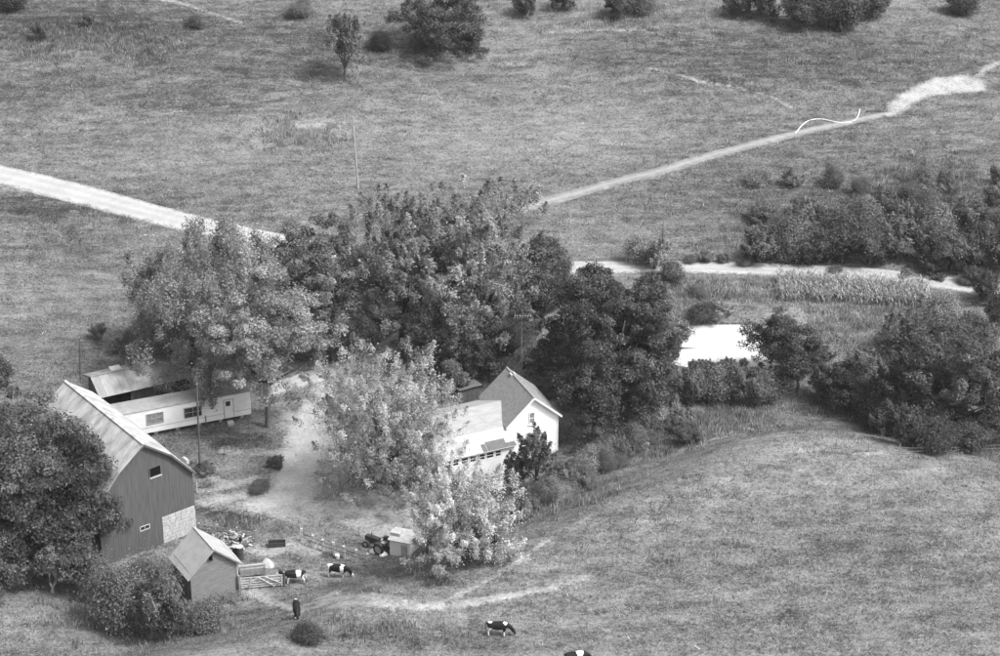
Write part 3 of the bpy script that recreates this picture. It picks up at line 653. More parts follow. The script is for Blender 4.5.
# feed bunk behind the gate
fb = P(240, 578); bunk = tag(empty('feed_bunk', fb, .2), 'low grey wooden feed bunk with a pale top rail behind the gate', 'feed bunk')
MB().box(0, 2.6, -.04, .0, .15, .95).build('side_board', M['old_wood'], bunk); MB().box(0, 2.6, .9, .94, .15, .95).build('side_board', M['old_wood'], bunk)
MB().box(.02, 2.58, .0, .9, .45, .5).build('floor_board', M['old_wood'], bunk); MB().box(-.1, 2.8, -.1, .02, 1.35, 1.47).build('top_rail', M['pale_wood'], bunk)
for x in (.06, 2.54):
    MB().box(x-.06, x+.06, -.1, -.041, -.1, 1.35).build('leg', M['old_wood'], bunk); MB().box(x-.06, x+.06, .941, 1.0, -.1, .95).build('leg', M['old_wood'], bunk)
def heap(name, u, v, w, d, h, label, cat, m, seed):
    """lumpy mound"""
    r = np.random.RandomState(seed); n = 18; t = np.linspace(0, 2*math.pi, n, endpoint=False); V = []; Fq = []
    for j, q in enumerate(np.linspace(0, 1, 6)):
        for a in t:
            k = 1+.18*math.sin(3*a+seed)+r.uniform(-.1, .1); V.append((math.cos(a)*w*(1-q)*k, math.sin(a)*d*(1-q)*k, h*(1-(1-q)**2)*r.uniform(.85, 1.1)-.12*(q == 0)))
    Fq = [(j*n+i, j*n+(i+1) % n, (j+1)*n+(i+1) % n, (j+1)*n+i) for j in range(5) for i in range(n)]
    me = npmesh(name, V, Fq, None, True); o = link(name, me, None, m); o.location = P(u, v); return tag(o, label, cat)
heap('lime_heap', 267, 565, .75, .8, .75, 'small pale heap at the end of the feed bunk', 'heap', M['stone'], 3)
def barrel(u, v, label, m='rust', h=.95, r=.32, lid='stone'):
    o = tag(empty('barrel', P(u, v)), label, 'barrel')
    MB().tube([(0, 0, -.05), (0, 0, h*.3), (0, 0, h*.33), (0, 0, h*.36), (0, 0, h*.64), (0, 0, h*.67), (0, 0, h*.7), (0, 0, h)], [r, r, r*1.05, r, r, r*1.05, r, r], 14).build('drum', M[m], o)
    MB().tube([(0, 0, h+.002), (0, 0, h+.05)], [r*1.06, r*1.04], 14).build('lid', M[lid], o)
barrel(240, 559, 'dark upright drum with a pale lid behind the small shed roof', h=1.5, r=.4)
barrel(235.5, 554, 'second pale-lidded drum just left of the dark drum', h=.9)
tq = tag(empty('feed_trough', P(277, 546), .1), 'dark oblong feed trough in the farmyard pen', 'trough')
MB().box(-.9, .9, -.35, -.29, .1, .55).build('side', M['rust'], tq); MB().box(-.9, .9, .29, .35, .1, .55).build('side', M['rust'], tq)
for x in (-.9, .84): MB().box(x, x+.06, -.289, .289, .1, .55).build('end', M['rust'], tq)
MB().box(-.84, .84, -.289, .289, .1, .16).build('floor', M['rust'], tq)
for x in (-.7, .7):
    for y in (-.25, .25): MB().box(x-.05, x+.05, y-.05, y+.05, -.1, .099).build('leg', M['rust'], tq)
# woodpile: heap of split logs
wp = tag(empty('woodpile', P(229, 543), .1), 'loose heap of split firewood against the grey board fence', 'woodpile'); r2 = random.Random(4); wm = {0: MB(), 1: MB(), 2: MB()}
for i in range(260):
    a = r2.uniform(0, 6.28); q = r2.random()**.6; x, y = math.cos(a)*q*2.6, math.sin(a)*q*1.5; z = (1-q*q)*1.25*r2.uniform(.6, 1.05)
    t = Vector((r2.uniform(-1, 1), r2.uniform(-1, 1), r2.uniform(-.3, .3))).normalized()*r2.uniform(.18, .34); wm[r2.choice((0, 1, 1, 1, 2, 2, 2))].tube([Vector((x, y, z))-t, Vector((x, y, z))+t], r2.uniform(.06, .13), 5)
for i, mm in ((0, 'pale_wood'), (1, 'old_wood'), (2, 'dark_wood')): tag(wm[i].build('firewood', M[mm], wp), kind='stuff')
# white box and scrap at the edge of the yard
wb = tag(empty('pump_house', P(400, 556), -.35), 'small whitewashed pump house beside the yard junk', 'shed')
q = MB().box(-1.15, 1.15, 0, 1.9, -.2, 1.65).mesh('wall'); bm = bmesh.new(); bm.from_mesh(q); bmesh.ops.bevel(bm, geom=list(bm.edges), offset=.05, segments=2, affect='EDGES'); bm.to_mesh(q); bm.free(); link('wall', q, wb, M['white'])
roofplane('roof', wb, M['stone'], (-1.3, -.15, 1.72), (1.3, -.15, 1.72), (1.3, 2.1, 1.95), (-1.3, 2.1, 1.95), .09)
dd = MB().box(.15, .85, -.05, -.004, .05, 1.4).build('door', M['stone'], wb); MB().box(.74, .8, -.08, -.051, .7, .82).build('handle', M['rust'], dd)
MB().box(-1.3, -.2, .6, 1.4, 1.92, 2.25).build('roof_box', M['stone'], wb)
sj = P(378, 549)
def wheel(parent, x, y, r, w):
    t = MB(); n = 16; V = []
    for j, (ry, rr) in enumerate(((-w/2, r*.72), (-w/2, r*.95), (-w*.3, r), (w*.3, r), (w/2, r*.95), (w/2, r*.72))):
        for i in range(n): V.append((x+rr*math.cos(2*math.pi*i/n), y+ry, r+rr*math.sin(2*math.pi*i/n)))
    F_ = [(j*n+i, j*n+(i+1) % n, ((j+1) % 6)*n+(i+1) % n, ((j+1) % 6)*n+i) for j in range(6) for i in range(n)]
    t.add(V, F_); o = t.build('wheel', M['rubber'], parent); MB().tube([(x, y-w*.3, r), (x, y+w*.3, r)], r*.7, 14).build('rim', M['stone'], o)
tc_ = tag(empty('tractor', sj, 2.5), 'dark old farm tractor parked beside the white pump house', 'tractor')
for y in (-.75, .75): wheel(tc_, -.7, y, .62, .32)
for y in (-.5, .5): wheel(tc_, 1.25, y, .34, .18)
MB().prism([(-.2, -.25, .75), (1.5, -.22, .7), (1.5, -.22, 1.25), (-.2, -.25, 1.35)], (0, .5, 0)).build('hood', M['rust'], tc_)
MB().box(-1.1, -.2, -.3, .3, .5, .95).build('axle_housing', M['rust'], tc_); MB().box(-1.0, -.55, -.22, .22, .951, 1.12).build('seat', M['stone'], tc_)
MB().tube([(-.25, 0, 1.3), (-.5, 0, 1.55)], .03, 6).build('steering_column', M['rust'], tc_); MB().tube([(.7, .1, 1.3), (.7, .1, 1.9)], .04, 6).build('exhaust', M['rust'], tc_)
MB().tube([(-.52-.2*math.cos(a), .22*math.sin(a), 1.56+.05*math.cos(a)) for a in np.linspace(0, 6.2832, 14)], .02, 5).build('steering_wheel', M['rubber'], tc_)
for y in (-.75, .75): MB().prism([(-1.2, y-.18, 1.15), (-.9, y-.18, 1.34), (-.35, y-.18, 1.34), (-.05, y-.18, 1.1)], (0, .36, 0)).add([], []).build('fender', M['rust'], tc_)
tag(heap('scrap_sack', 373, 552, .4, .35, .4, 'small white sack lying in front of the tractor', 'sack', M['white'], 5))
tag(heap('scrap_sack', 383, 555, .5, .4, .45, 'second white sack nearer the pump house', 'sack', M['white'], 8))
bk_ = tag(empty('bucket', P(337.5, 558)), 'small white bucket on the ground above the grazing cow', 'bucket'); MB().tube([(0, 0, -.03), (0, 0, .42)], [.2, .26], 12).build('pail', M['white'], bk_)
MB().tube([(-.26, 0, .4), (-.1, 0, .6), (.1, 0, .6), (.26, 0, .4)], .015, 5).build('handle', M['metal'], bk_)
# hose lying in the far pasture
hp = [P(*q) for q in [(795, 134), (803, 125), (811, 120.5), (822, 120), (832, 122), (842, 123.5), (851, 122.5), (857, 118.5), (860, 110)]]
hl = smooth_line([(p.x, p.y) for p in hp], .4); tag(MB().tube([(x, y, zt(x, y)+.12) for x, y in hl], .085, 6).build('white_hose', M['hose'], None, True), 'thin white hose snaking beside the field lane', 'hose')
lg = [P(*q) for q in [(292, 637), (306, 640), (318, 639), (327, 639), (331, 642)]]
tag(MB().tube([p+Vector((0, 0, .25+.15*(i == 3))) for i, p in enumerate(lg)], [.16, .2, .18, .14, .08], 8).build('fallen_log', M['dark_wood'], None, True), 'dark fallen log lying in the grass below the black cow', 'log')
cv = [P(867, 112), P(880, 110)]
tag(MB().tube([cv[0]+Vector((0, 0, -.1)), cv[1]+Vector((0, 0, -.1))], .3, 12).build('culvert_pipe', M['rust'], None), 'short culvert pipe where the field lane crosses the ditch', 'pipe')
# ------------------------------------------------------------------ cows
def cow_mesh(pose, patches, seed):
    """one continuous hide grown over a skeleton; +x is forward"""
    V = []; E = []; Rr = []
    def v(p, r, par=None):
        V.append(p); Rr.append(r if isinstance(r, tuple) else (r, r)); i = len(V)-1
        if par is not None: E.append((par, i))
        return i
    pel = v((-.72, 0, 1.16), (.30, .31)); be = v((-.2, 0, 1.06), (.36, .38), pel); chst = v((.38, 0, 1.06), (.33, .37), be); wi = v((.68, 0, 1.14), (.24, .28), chst)
    rump = v((-1.02, 0, 1.22), (.2, .2), pel)
    tl = v((-1.14, 0, 1.3), .05, rump); tl = v((-1.2, 0, .95), .03, tl); v((-1.17, .03, .5), .045, tl)
    v((-.5, 0, .74), .17, pel)
    rr = random.Random(seed)
    for s in (1, -1):
        d = rr.uniform(-.1, .1)
        a = v((-.82, .19*s, .92), .17, pel); a = v((-.74+d*.5, .21*s, .74), .12, a); a = v((-.93+d, .2*s, .48), .075, a); a = v((-.88+d, .2*s, .14), .055, a); v((-.84+d, .2*s, .03), .065, a)
        d = rr.uniform(-.1, .1)
        a = v((.48, .19*s, .86), .14, chst); a = v((.50+d*.4, .18*s, .66), .095, a); a = v((.53+d, .17*s, .4), .068, a); a = v((.53+d, .17*s, .12), .05, a); v((.57+d, .17*s, .03), .062, a)
    if pose == 'graze': nk = [(.98, 0, .98), (1.2, .02, .68)]; hd = [(1.32, .04, .5), (1.42, .05, .28), (1.46, .05, .14)]; er = (1.24, 0, .62)
    else: nk = [(.95, 0, 1.22), (1.2, 0, 1.34)]; hd = [(1.36, .02, 1.38), (1.56, .03, 1.22), (1.68, .03, 1.1)]; er = (1.3, 0, 1.46)
    a = v(nk[0], (.17, .21), wi); a = v(nk[1], (.13, .16), a); q = v(hd[0], (.13, .15), a); b = v(hd[1], .1, q); v(hd[2], .085, b)
    for s in (1, -1): e = v((er[0], .17*s, er[2]), .045, q); v((er[0]-.04, .32*s, er[2]-.02), .05, e)
    me = bpy.data.meshes.new('hide'); me.from_pydata(V, E, []); o = bpy.data.objects.new('tmp', me); COL.objects.link(o)
    md = o.modifiers.new('skin', 'SKIN'); md.use_smooth_shade = True
    for i, d in enumerate(me.skin_vertices[0].data): d.radius = Rr[i]; d.use_root = (i == 0)
    ms = o.modifiers.new('sub', 'SUBSURF'); ms.levels = ms.render_levels = 2
    dg = bpy.context.evaluated_depsgraph_get(); dg.update(); out = bpy.data.meshes.new_from_object(o.evaluated_get(dg)); bpy.data.objects.remove(o)
    out.name = 'hide'; n = len(out.vertices); co = np.empty(n*3); out.vertices.foreach_get('co', co); co = co.reshape(-1, 3); w = np.zeros(n)
    w = np.maximum(w, 1-ss(.42, .62, co[:, 2])*(1.0)) if pose != 'graze' else np.where(co[:, 0] < 1.0, 1-ss(.42, .62, co[:, 2]), 0)
    for (c, r, val) in patches:
        d = np.sqrt((((co-np.array(c))/np.array(r))**2).sum(1)); k = 1-ss(.8, 1.15, d); w = np.where(val > .5, np.maximum(w, k), np.minimum(w, 1-k))
    at = out.attributes.new('w', 'FLOAT', 'POINT'); at.data.foreach_set('value', w.astype(np.float32))
    for p in out.polygons: p.use_smooth = True
    return out
def cow(u, v, heading, pose, patches, label, seed, group='dairy cows in the pasture'):
    o = link('cow', cow_mesh(pose, patches, seed), None, M['cow']); p = P(u, v); o.location = p-Vector((0, 0, .03)); o.rotation_euler = (0, 0, R(heading)); o.scale = (1.06,)*3
    return tag(o, label, 'cow', group)
cow(294, 583, 186, 'stand', [((-.45, 0, 1.2), (.28, .6, .7), 1), ((-.98, 0, .8), (.3, .5, .35), 1), ((1.55, 0, 1.2), (.22, .3, .3), 1), ((.42, 0, .5), (.3, .4, .5), 1)], 'black and white cow with a white flank band standing at the gate', 1)
cow(339, 577, -12, 'graze', [((.38, 0, 1.15), (.2, .6, .7), 1), ((-1.0, 0, 1.0), (.22, .4, .7), 1), ((-.8, 0, 1.45), (.3, .3, .12), 1), ((1.36, 0, .4), (.12, .2, .3), 1)], 'black and white cow with a white shoulder band grazing to the right', 2)
cow(297, 618, -82, 'graze', [((1.42, 0, .2), (.2, .3, .2), 1), ((-1.08, 0, 1.35), (.15, .2, .15), 1)], 'nearly all black cow walking head down towards the camera', 3)
cow(499, 635, -6, 'graze', [((-.78, 0, 1.46), (.26, .4, .16), 1), ((.6, 0, 1.4), (.2, .4, .2), 1), ((-.8, 0, .7), (.25, .4, .45), 1)], 'black cow with two white back patches grazing alone on the slope', 4)
cow(577, 665, 10, 'graze', [((.2, 0, 1.35), (.35, .5, .35), 1), ((-.9, 0, 1.4), (.2, .4, .3), 0)], 'black and white cow cut off by the bottom edge of the picture', 5)

# ------------------------------------------------------------------ trees and shrubs
def leaf_tris(c, nrm, size, r):
    """slim triangular leaf sprays: centres c (n,3), normals nrm, sizes"""
    n = len(c); a = r.normal(size=(n, 3)); t = np.cross(nrm, a); t /= np.linalg.norm(t, axis=1)[:, None]+1e-9; b = np.cross(nrm, t)
    s = size[:, None]; V = np.stack([c-t*s*.5-b*s*.36, c-t*s*.5+b*s*.36, c+t*s*.75], 1)
    return V.reshape(-1, 3), np.arange(n*3).reshape(n, 3)
def crown(seed, w, h, zb, nl, nc, per, leaf, rc, style='round', tall=1.0, spread=.6, dome=False):
    r = np.random.RandomState(seed); H = (h-zb)/2; zc = zb+H; W = w/2
    L = r.normal(size=(nl, 3)); L /= np.linalg.norm(L, axis=1)[:, None]; L *= (r.rand(nl, 1)**.5)
    L = L*np.array([W*spread, W*spread, H*.62])+np.array([0, 0, zc]); L[0] = (r.uniform(-.15, .15)*W, r.uniform(-.15, .15)*W, zb+2*H*.78)
    if dome:
        a = np.arange(nl)*2.39996+r.rand()*6.283+r.uniform(-.3, .3, nl); q = np.sqrt((np.arange(nl)+.5)/nl)*.74; L = np.stack([np.cos(a)*q*W, np.sin(a)*q*W, zb+2*H*(.15+(.65*np.sqrt(1-q*q))*np.select([np.arange(nl) % 3 == 0, np.arange(nl) % 3 == 1], [r.uniform(0, .3, nl), r.uniform(.4, .8, nl)], r.uniform(.8, 1.05, nl)))], 1)
    LR = r.uniform(.34, .50, nl)*min(W, H*1.15)
    k = r.choice(nl, nc, p=(LR**2)/(LR**2).sum())
    d = r.normal(size=(nc, 3)); d[:, 2] += .35; d /= np.linalg.norm(d, axis=1)[:, None]
    c = L[k]+d*(LR[k]*np.where(r.rand(nc) < .2, r.uniform(.3, .8, nc), r.uniform(.8, 1.08, nc)))[:, None]*np.array([1, 1, tall])
    c[:, 2] = np.clip(c[:, 2], zb*.75+.1, h)
    cv = np.clip(r.normal(1, .3, nc), .4, 1.9)
    out = c-np.array([0, 0, zc]); out /= np.linalg.norm(out, axis=1)[:, None]+1e-9
    per = int(per*1.9); n = nc*per; ki = np.repeat(np.arange(nc), per); sz = rc*r.uniform(.6, 1.35, nc)
    if style == 'shoot':
        up = d*.7+np.array([0, 0, .9]); up /= np.linalg.norm(up, axis=1)[:, None]; t = r.rand(n)
        p = c[ki]+up[ki]*(t*1.35*sz[ki])[:, None]+r.normal(size=(n, 3))*(sz[ki]*.42*(1.05-t))[:, None]
    elif style == 'droop':
        t = r.rand(n)**.8; p = c[ki]+np.array([0, 0, -1.])*(t*2.6*sz[ki])[:, None]+r.normal(size=(n, 3))*(sz[ki]*(.5-.2*t))[:, None]+d[ki]*(.4*sz[ki])[:, None]
    elif style == 'wisp': p = c[ki]+r.normal(size=(n, 3))*(sz[ki]*.8)[:, None]
    else:
        g = r.normal(size=(n, 3)); g /= np.linalg.norm(g, axis=1)[:, None]; p = c[ki]+g*(sz[ki]*r.rand(n)**.45)[:, None]*np.array([1, 1, .68])
    p[:, 2] = np.maximum(p[:, 2], .05)
    nr = (p-c[ki]); nr /= np.linalg.norm(nr, axis=1)[:, None]+1e-9
    nr = nr*.55+out[ki]*.35+np.array([0, 0, .35])+r.normal(size=(n, 3))*.55; nr /= np.linalg.norm(nr, axis=1)[:, None]
    V, F_ = leaf_tris(p, nr, leaf*.72*r.uniform(.6, 1.45, n), r)
    val = np.repeat(np.clip(cv[ki]*r.normal(1, .18, n), .3, 2.0), 3)
    return npmesh('crown', V, F_, {'v': val}), L, c
def limbs(seed, L, c, h, zb, r0, fork=.3, twigs=14, multi=1):
    rr = random.Random(seed); mb = MB(); zf = max(zb*.8, h*fork*.6)
    starts = []
    for m in range(multi):
        bx = 0 if multi == 1 else rr.uniform(-.5, .5)*r0*6; by = 0 if multi == 1 else rr.uniform(-.5, .5)*r0*6
        f = Vector((bx*1.6+rr.uniform(-.3, .3), by*1.6+rr.uniform(-.3, .3), zf))
        mb.tube([(bx, by, -.4), (bx*1.0, by, .15), (bx*1.2+rr.uniform(-.1, .1), by*1.2, zf*.5), f], [r0*1.35, r0*1.05, r0*.9, r0*.8], 9); starts.append(f)
    for i, q in enumerate(L):
        f = starts[i % multi]; q = Vector(q); m = f.lerp(q, .5)+Vector((rr.uniform(-.4, .4), rr.uniform(-.4, .4), rr.uniform(.1, .6)))
        mb.tube([f, m, q], [r0*.55, r0*.34, r0*.14], 6)
        for t in range(max(1, twigs//max(1, len(L)))):
            e = Vector(c[rr.randrange(len(c))])
            if (e-q).length < h*.4: mb.tube([m.lerp(q, rr.random()), (q.lerp(e, .5)+Vector((0, 0, .15))), e], [r0*.16, r0*.1, r0*.04], 4)
    return mb.mesh('trunk', True)
tcount = [100]
def tree(u, v, h, w, zb, leaf, label, style='round', nl=9, nc=None, per=85, ls=.30, rc=1.0, r0=None, group=None, name='tree', bark='bark', multi=1, tall=1.0, spread=.6, dome=False):
    tcount[0] += 1; sd = tcount[0]; nc = nc or int(1.05*w*(h-zb))+30
    cm, L, c = crown(sd, w, h, zb, nl, nc, per, ls, rc, style, tall, spread, dome); cm.materials.append(LEAF[leaf])
    o = tag(empty(name, P(u, v)), label, 'tree', group)
    tm = limbs(sd, L, c, h, zb, r0 or .018*h+.05, multi=multi); tm.materials.append(M[bark])
    link('trunk', tm, o); link('crown', cm, o)
    return o
D_ = 'dark'
# left edge, in front of the barn
tree(18, 572, 22.0, 16.5, .3, D_, 'tall dark broadleaf tree at the left edge in front of the barn', nl=16, per=100, ls=.33, rc=1.15, dome=True)
tree(92, 562, 15.0, 11, .6, D_, 'dark leafy tree covering the left side of the barn gable', nl=9, per=100, ls=.32, rc=1.05)
tree(55, 522, 16.5, 11.5, 1, 'mid', 'greyer tree rising in front of the barn roof', nl=10, per=90, ls=.32, rc=1.05, dome=True)
tree(-12, 425, 13, 7, 2, 'deep', 'dark tree cut by the left edge beyond the barn', nl=7, per=90)
tree(50, 592, 5.2, 4.0, 1.6, 'mid', 'young tree with pale forked stems below the dark left trees', nl=5, per=60, ls=.22, rc=.6, bark='pale_bark', multi=2)
tree(78, 585, 7.5, 7.5, .2, D_, 'low dark tree under the big left-hand trees', nl=7, per=95, ls=.28, rc=.9)
tree(2, 592, 7.0, 7, .2, D_, 'low dark tree in the left edge shadow', nl=7, per=90, ls=.28, rc=.9)
# round the mobile home
tree(268, 427, 19, 15, 6.2, 'light', 'shade tree with bare leaning trunk at the right end of the mobile home', nl=14, per=90, ls=.30, rc=1.0, r0=.34, spread=.68, dome=True)
tree(206, 380, 22.0, 18.5, 1.5, 'light', 'broad pale tree hanging over the open-front shed roof', 'droop', nl=16, per=95, ls=.29, rc=.85, spread=.7, dome=True)
tree(168, 350, 13, 10.5, .4, 'mid', 'lower greyish tree at the left of the broad pale tree', 'droop', nl=8, per=80, ls=.27, rc=.8)
tree(298, 352, 19.5, 14.5, .6, 'mid', 'grey-leaved tree between the road and the mobile home', nl=12, per=90, ls=.29, rc=.95, dome=True)
tree(333, 360, 13, 11, .5, 'light', 'smaller pale tree beside the driveway bend', nl=7, per=85, ls=.28, rc=.9)
tree(206, 427, 8.8, 3.0, 3.0, 'light', 'slim drooping tree hanging in front of the mobile home windows', 'droop', nl=6, per=80, ls=.24, rc=.65, r0=.07)
# large central pair
tree(402, 344, 20.0, 17.5, .8, 'mid', 'tall dark-centred tree at the left of the central crown', 'shoot', nl=22, per=90, ls=.30, rc=.95, spread=.66, dome=True)
tree(480, 352, 22.0, 19.5, .6, 'light', 'biggest tree of all with broad pale crown in the picture centre', 'shoot', nl=28, per=90, ls=.31, rc=1.0, spread=.68, dome=True)
tree(370, 354, 15, 12, .5, 'mid', 'lower tree filling the left foot of the central crown', nl=7, per=85, ls=.28, rc=.95)
tree(452, 378, 11.5, 11, .4, 'mid', 'small tree directly behind the porch wing of the farmhouse', nl=7, per=85, ls=.27, rc=.85)
tree(498, 372, 8.5, 7.5, .3, D_, 'dark small tree behind the farmhouse ridge', nl=7, per=90, ls=.27, rc=.85)
tree(432, 372, 9.5, 8, .3, 'mid', 'leafy tree between the driveway and the silvery maple', nl=7, per=90, ls=.27, rc=.85)
tree(452, 398, 5.0, 4.0, .2, 'mid', 'bushy little tree beside the hidden outbuilding', nl=6, per=85, ls=.25, rc=.65)
tree(480, 388, 6.5, 5.5, .2, D_, 'dark bushy tree behind the hidden outbuilding', nl=6, per=85, ls=.25, rc=.7)
# dark grove right of the farmhouse
tree(575, 390, 17, 12.5, .5, 'deep', 'dark tree immediately behind the farmhouse gable', nl=12, per=95, ls=.30, rc=1.0, dome=True)
tree(618, 402, 19, 13, .5, 'deep', 'tallest dark tree of the grove right of the farmhouse', nl=13, per=95, ls=.30, rc=1.0, dome=True)
tree(646, 396, 17.5, 8.2, .5, D_, 'dark tree at the pond side of the grove', nl=9, per=90, ls=.29, rc=.95)
tree(592, 443, 13, 10.5, .4, 'deep', 'low dark tree beside the right wall of the farmhouse', nl=8, per=95, ls=.28, rc=.95)
tree(640, 430, 10.5, 9.5, .3, D_, 'rounded dark tree at the lower edge of the grove', nl=7, per=95, ls=.27, rc=.9)
tree(676, 352, 5.0, 4, .4, 'mid', 'small tree with pond water glinting through at the grove edge', nl=5, per=60, ls=.24, rc=.7)
tree(540, 335, 13, 11, .5, D_, 'dark tree behind the right flank of the central crown', nl=6, per=80, ls=.27, rc=.9)
# bright trees before the house
tree(386, 489, 16.4, 16.8, .2, 'pale', 'large silvery maple in front of the porch wing', 'shoot', nl=28, nc=560, per=100, ls=.20, rc=.95, spread=.72, dome=True)
tree(466, 557, 10.2, 11.4, .2, 'bright', 'low spreading silvery bush tree below the porch windows', 'shoot', nl=22, nc=300, per=100, ls=.20, rc=.8, multi=3, spread=.72, dome=True)
tree(537, 494, 8.6, 6.6, .3, D_, 'small dark pointed tree in front of the farmhouse gable', 'shoot', nl=8, per=70, ls=.22, rc=.6)
tree(513, 492, 4.5, 4.0, .3, D_, 'short dark bush tree at the corner of the porch', 'shoot', nl=5, per=70, ls=.22, rc=.55)
# right side
tree(770, 374, 8.8, 8.0, .8, D_, 'dark loose-headed tree standing before the white pond', nl=10, nc=120, per=60, ls=.25, rc=.7)
tree(797, 392, 8.4, 7.5, .4, 'deep', 'dark tree right of the pond above the hill crest', nl=7, per=85, ls=.27, rc=.85)
tree(842, 408, 6.0, 8, .3, 'deep', 'low wide dark tree behind the hill crest', nl=7, per=85, ls=.26, rc=.8)
tree(903, 425, 13.5, 10.5, .3, D_, 'dark bushy tree at the left of the right-hand thicket', 'shoot', nl=9, per=95, ls=.28, rc=.9)
tree(950, 443, 15, 14.5, .3, D_, 'large dark bushy tree at the heart of the right-hand thicket', nl=14, per=100, ls=.29, rc=1.0, dome=True)
tree(1004, 445, 12.5, 9, .4, 'deep', 'dark tree cut by the right edge beside the pasture fence', nl=8, per=95, ls=.29, rc=1.0)
tree(915, 372, 9, 9, .3, 'mid', 'paler feathery tree behind the right-hand thicket', 'shoot', nl=8, per=80, ls=.26, rc=.9)
tree(975, 375, 7.5, 8, .3, 'mid', 'lower grey tree behind the thicket near the right edge', nl=7, per=80, ls=.26, rc=.9)
# far pasture
tree(442, 50, 10, 15.5, .2, D_, 'wide round tree at the top of the far pasture', nl=16, per=85, ls=.33, rc=1.0, spread=.75, dome=True)
tree(345, 80, 10.5, 7.5, .5, 'dull', 'narrow vase-shaped tree left of the wide far tree', 'shoot', nl=8, per=75, ls=.30, rc=.9)

# shrubs: a few kinds, each bush its own copy
def bush_kind(seed, w, h, style, leaf, per=85, ls=.22, rc=.5, nl=9, nc=None):
    ls *= .72
    cm, L, c = crown(seed, w, h, .15, nl, nc or int(9*w*h*.8)+20, per, ls, rc, style, 1.0, .78); cm.name = 'foliage'; cm.materials.append(LEAF[leaf])
    tm = limbs(seed, L[:5], c, h, .15, .035*h, twigs=5, multi=3); tm.name = 'stem'; tm.materials.append(M['bark'])
    return (w, h, cm, tm)
BUSH = {'dark': [bush_kind(301, 5, 3.6, 'round', D_, rc=.6, ls=.25), bush_kind(302, 4.5, 3.2, 'wisp', 'deep', rc=.6, ls=.25), bush_kind(303, 5, 3.2, 'shoot', D_, rc=.55, ls=.25)],
        'mid': [bush_kind(311, 4.5, 3.0, 'wisp', 'mid', rc=.55, ls=.23), bush_kind(312, 4, 3.2, 'shoot', 'mid', rc=.5, ls=.23)],
        'dull': [bush_kind(321, 4.5, 3.0, 'wisp', 'dull', rc=.6, ls=.22), bush_kind(322, 4.5, 2.6, 'shoot', 'dull', rc=.5, ls=.22)],
        'light': [bush_kind(331, 4, 2.4, 'wisp', 'light', rc=.5, ls=.22), bush_kind(332, 4, 2.6, 'shoot', 'light', rc=.45, ls=.22)]}
rbsh = random.Random(77)
def bush(u, v, h, w, kind, label, group=None):
    k = rbsh.choice(BUSH[kind]); o = tag(empty('shrub', P(u, v), rbsh.uniform(0, 6.28)), label, 'shrub', group)
    o.scale = (w/k[0]*rbsh.uniform(.92, 1.08), w/k[0]*rbsh.uniform(.92, 1.08), h/k[1])
    link('stem', k[3], o); link('foliage', k[2], o); return o
# hedge above the road on the right
GH = 'shrubs in the thicket above the road'
for u, v, h, w, kd in [(760, 262, 4.5, 6, 'mid'), (790, 258, 5, 7, 'dull'), (815, 262, 4.5, 6, 'dark'), (842, 256, 5.5, 7, 'dark'), (868, 264, 5, 6.5, 'dark'), (895, 258, 5, 7, 'mid'), (925, 262, 4.5, 6, 'dull'), (948, 270, 5, 7, 'dark'), (975, 268, 5.5, 7, 'dark'), (1000, 272, 5, 7, 'dark'),
                       (800, 236, 4, 6, 'dull'), (830, 232, 4, 6, 'mid'), (862, 234, 4.5, 6, 'dull'), (900, 232, 4, 6, 'dull'), (935, 236, 4, 7, 'mid'), (970, 238, 4.5, 7, 'dull'), (1003, 240, 4, 6, 'dull'), (885, 214, 3, 5, 'dull'), (930, 212, 3, 5, 'dull'), (780, 240, 3.2, 5, 'dull')]:
    bush(u, v, h, w, kd, 'leafy shrub in the thicket above the gravel road on the right', GH)
for i in range(30):
    u = rbsh.uniform(735, 1010); v = rbsh.uniform(180, 246)
    bush(u, v, rbsh.uniform(1.4, 2.8), rbsh.uniform(3, 5.5), rbsh.choice(('dull', 'dull', 'mid', 'light')), 'low greyish brush on the slope behind the road thicket', 'brush behind the thicket')
for u, v in ((690, 262), (705, 261), (722, 262), (560, 262), (745, 263), (940, 279), (990, 288), (965, 283), (835, 271), (905, 276)): bush(u, v+1, rbsh.uniform(.7, 1.2), rbsh.uniform(2, 3.2), 'dull', 'low weedy shrub on the verge of the gravel road', 'verge shrubs')
# below the pond and along the hill crest
for u, v, h, w, kd in [(665, 402, 4.2, 5, 'dull'), (690, 405, 4, 5.5, 'dull'), (715, 402, 3.8, 5.5, 'mid'), (740, 404, 4, 5.5, 'dull'), (765, 402, 3.4, 5, 'mid'), (700, 388, 3, 5, 'mid'), (733, 386, 3, 5, 'dull'), (648, 425, 3, 4.5, 'light'), (780, 398, 3.2, 4.5, 'dull')]:
    bush(u, v, h, w, kd, 'grey leafy shrub on the bank just below the pond', 'shrubs below the pond')
bush(672, 364, 3.6, 3.2, 'dark', 'dark shrub at the left end of the white pond', None)
bush(786, 366, 4.2, 4.5, 'dark', 'dark shrub at the right end of the white pond', None)
for u, v, h, w, kd in [(822, 402, 4, 5, 'dark'), (858, 412, 4, 5, 'dark'), (878, 424, 4.5, 5, 'dark'), (888, 436, 4, 5, 'dark'), (905, 446, 4, 5, 'dark'), (930, 452, 3.5, 5, 'dark'), (968, 454, 3.5, 5.5, 'dark'), (865, 385, 4, 5.5, 'mid')]:
    bush(u, v, h, w, kd, 'dark shrub along the foot of the right-hand thicket', 'shrubs at the foot of the thicket')
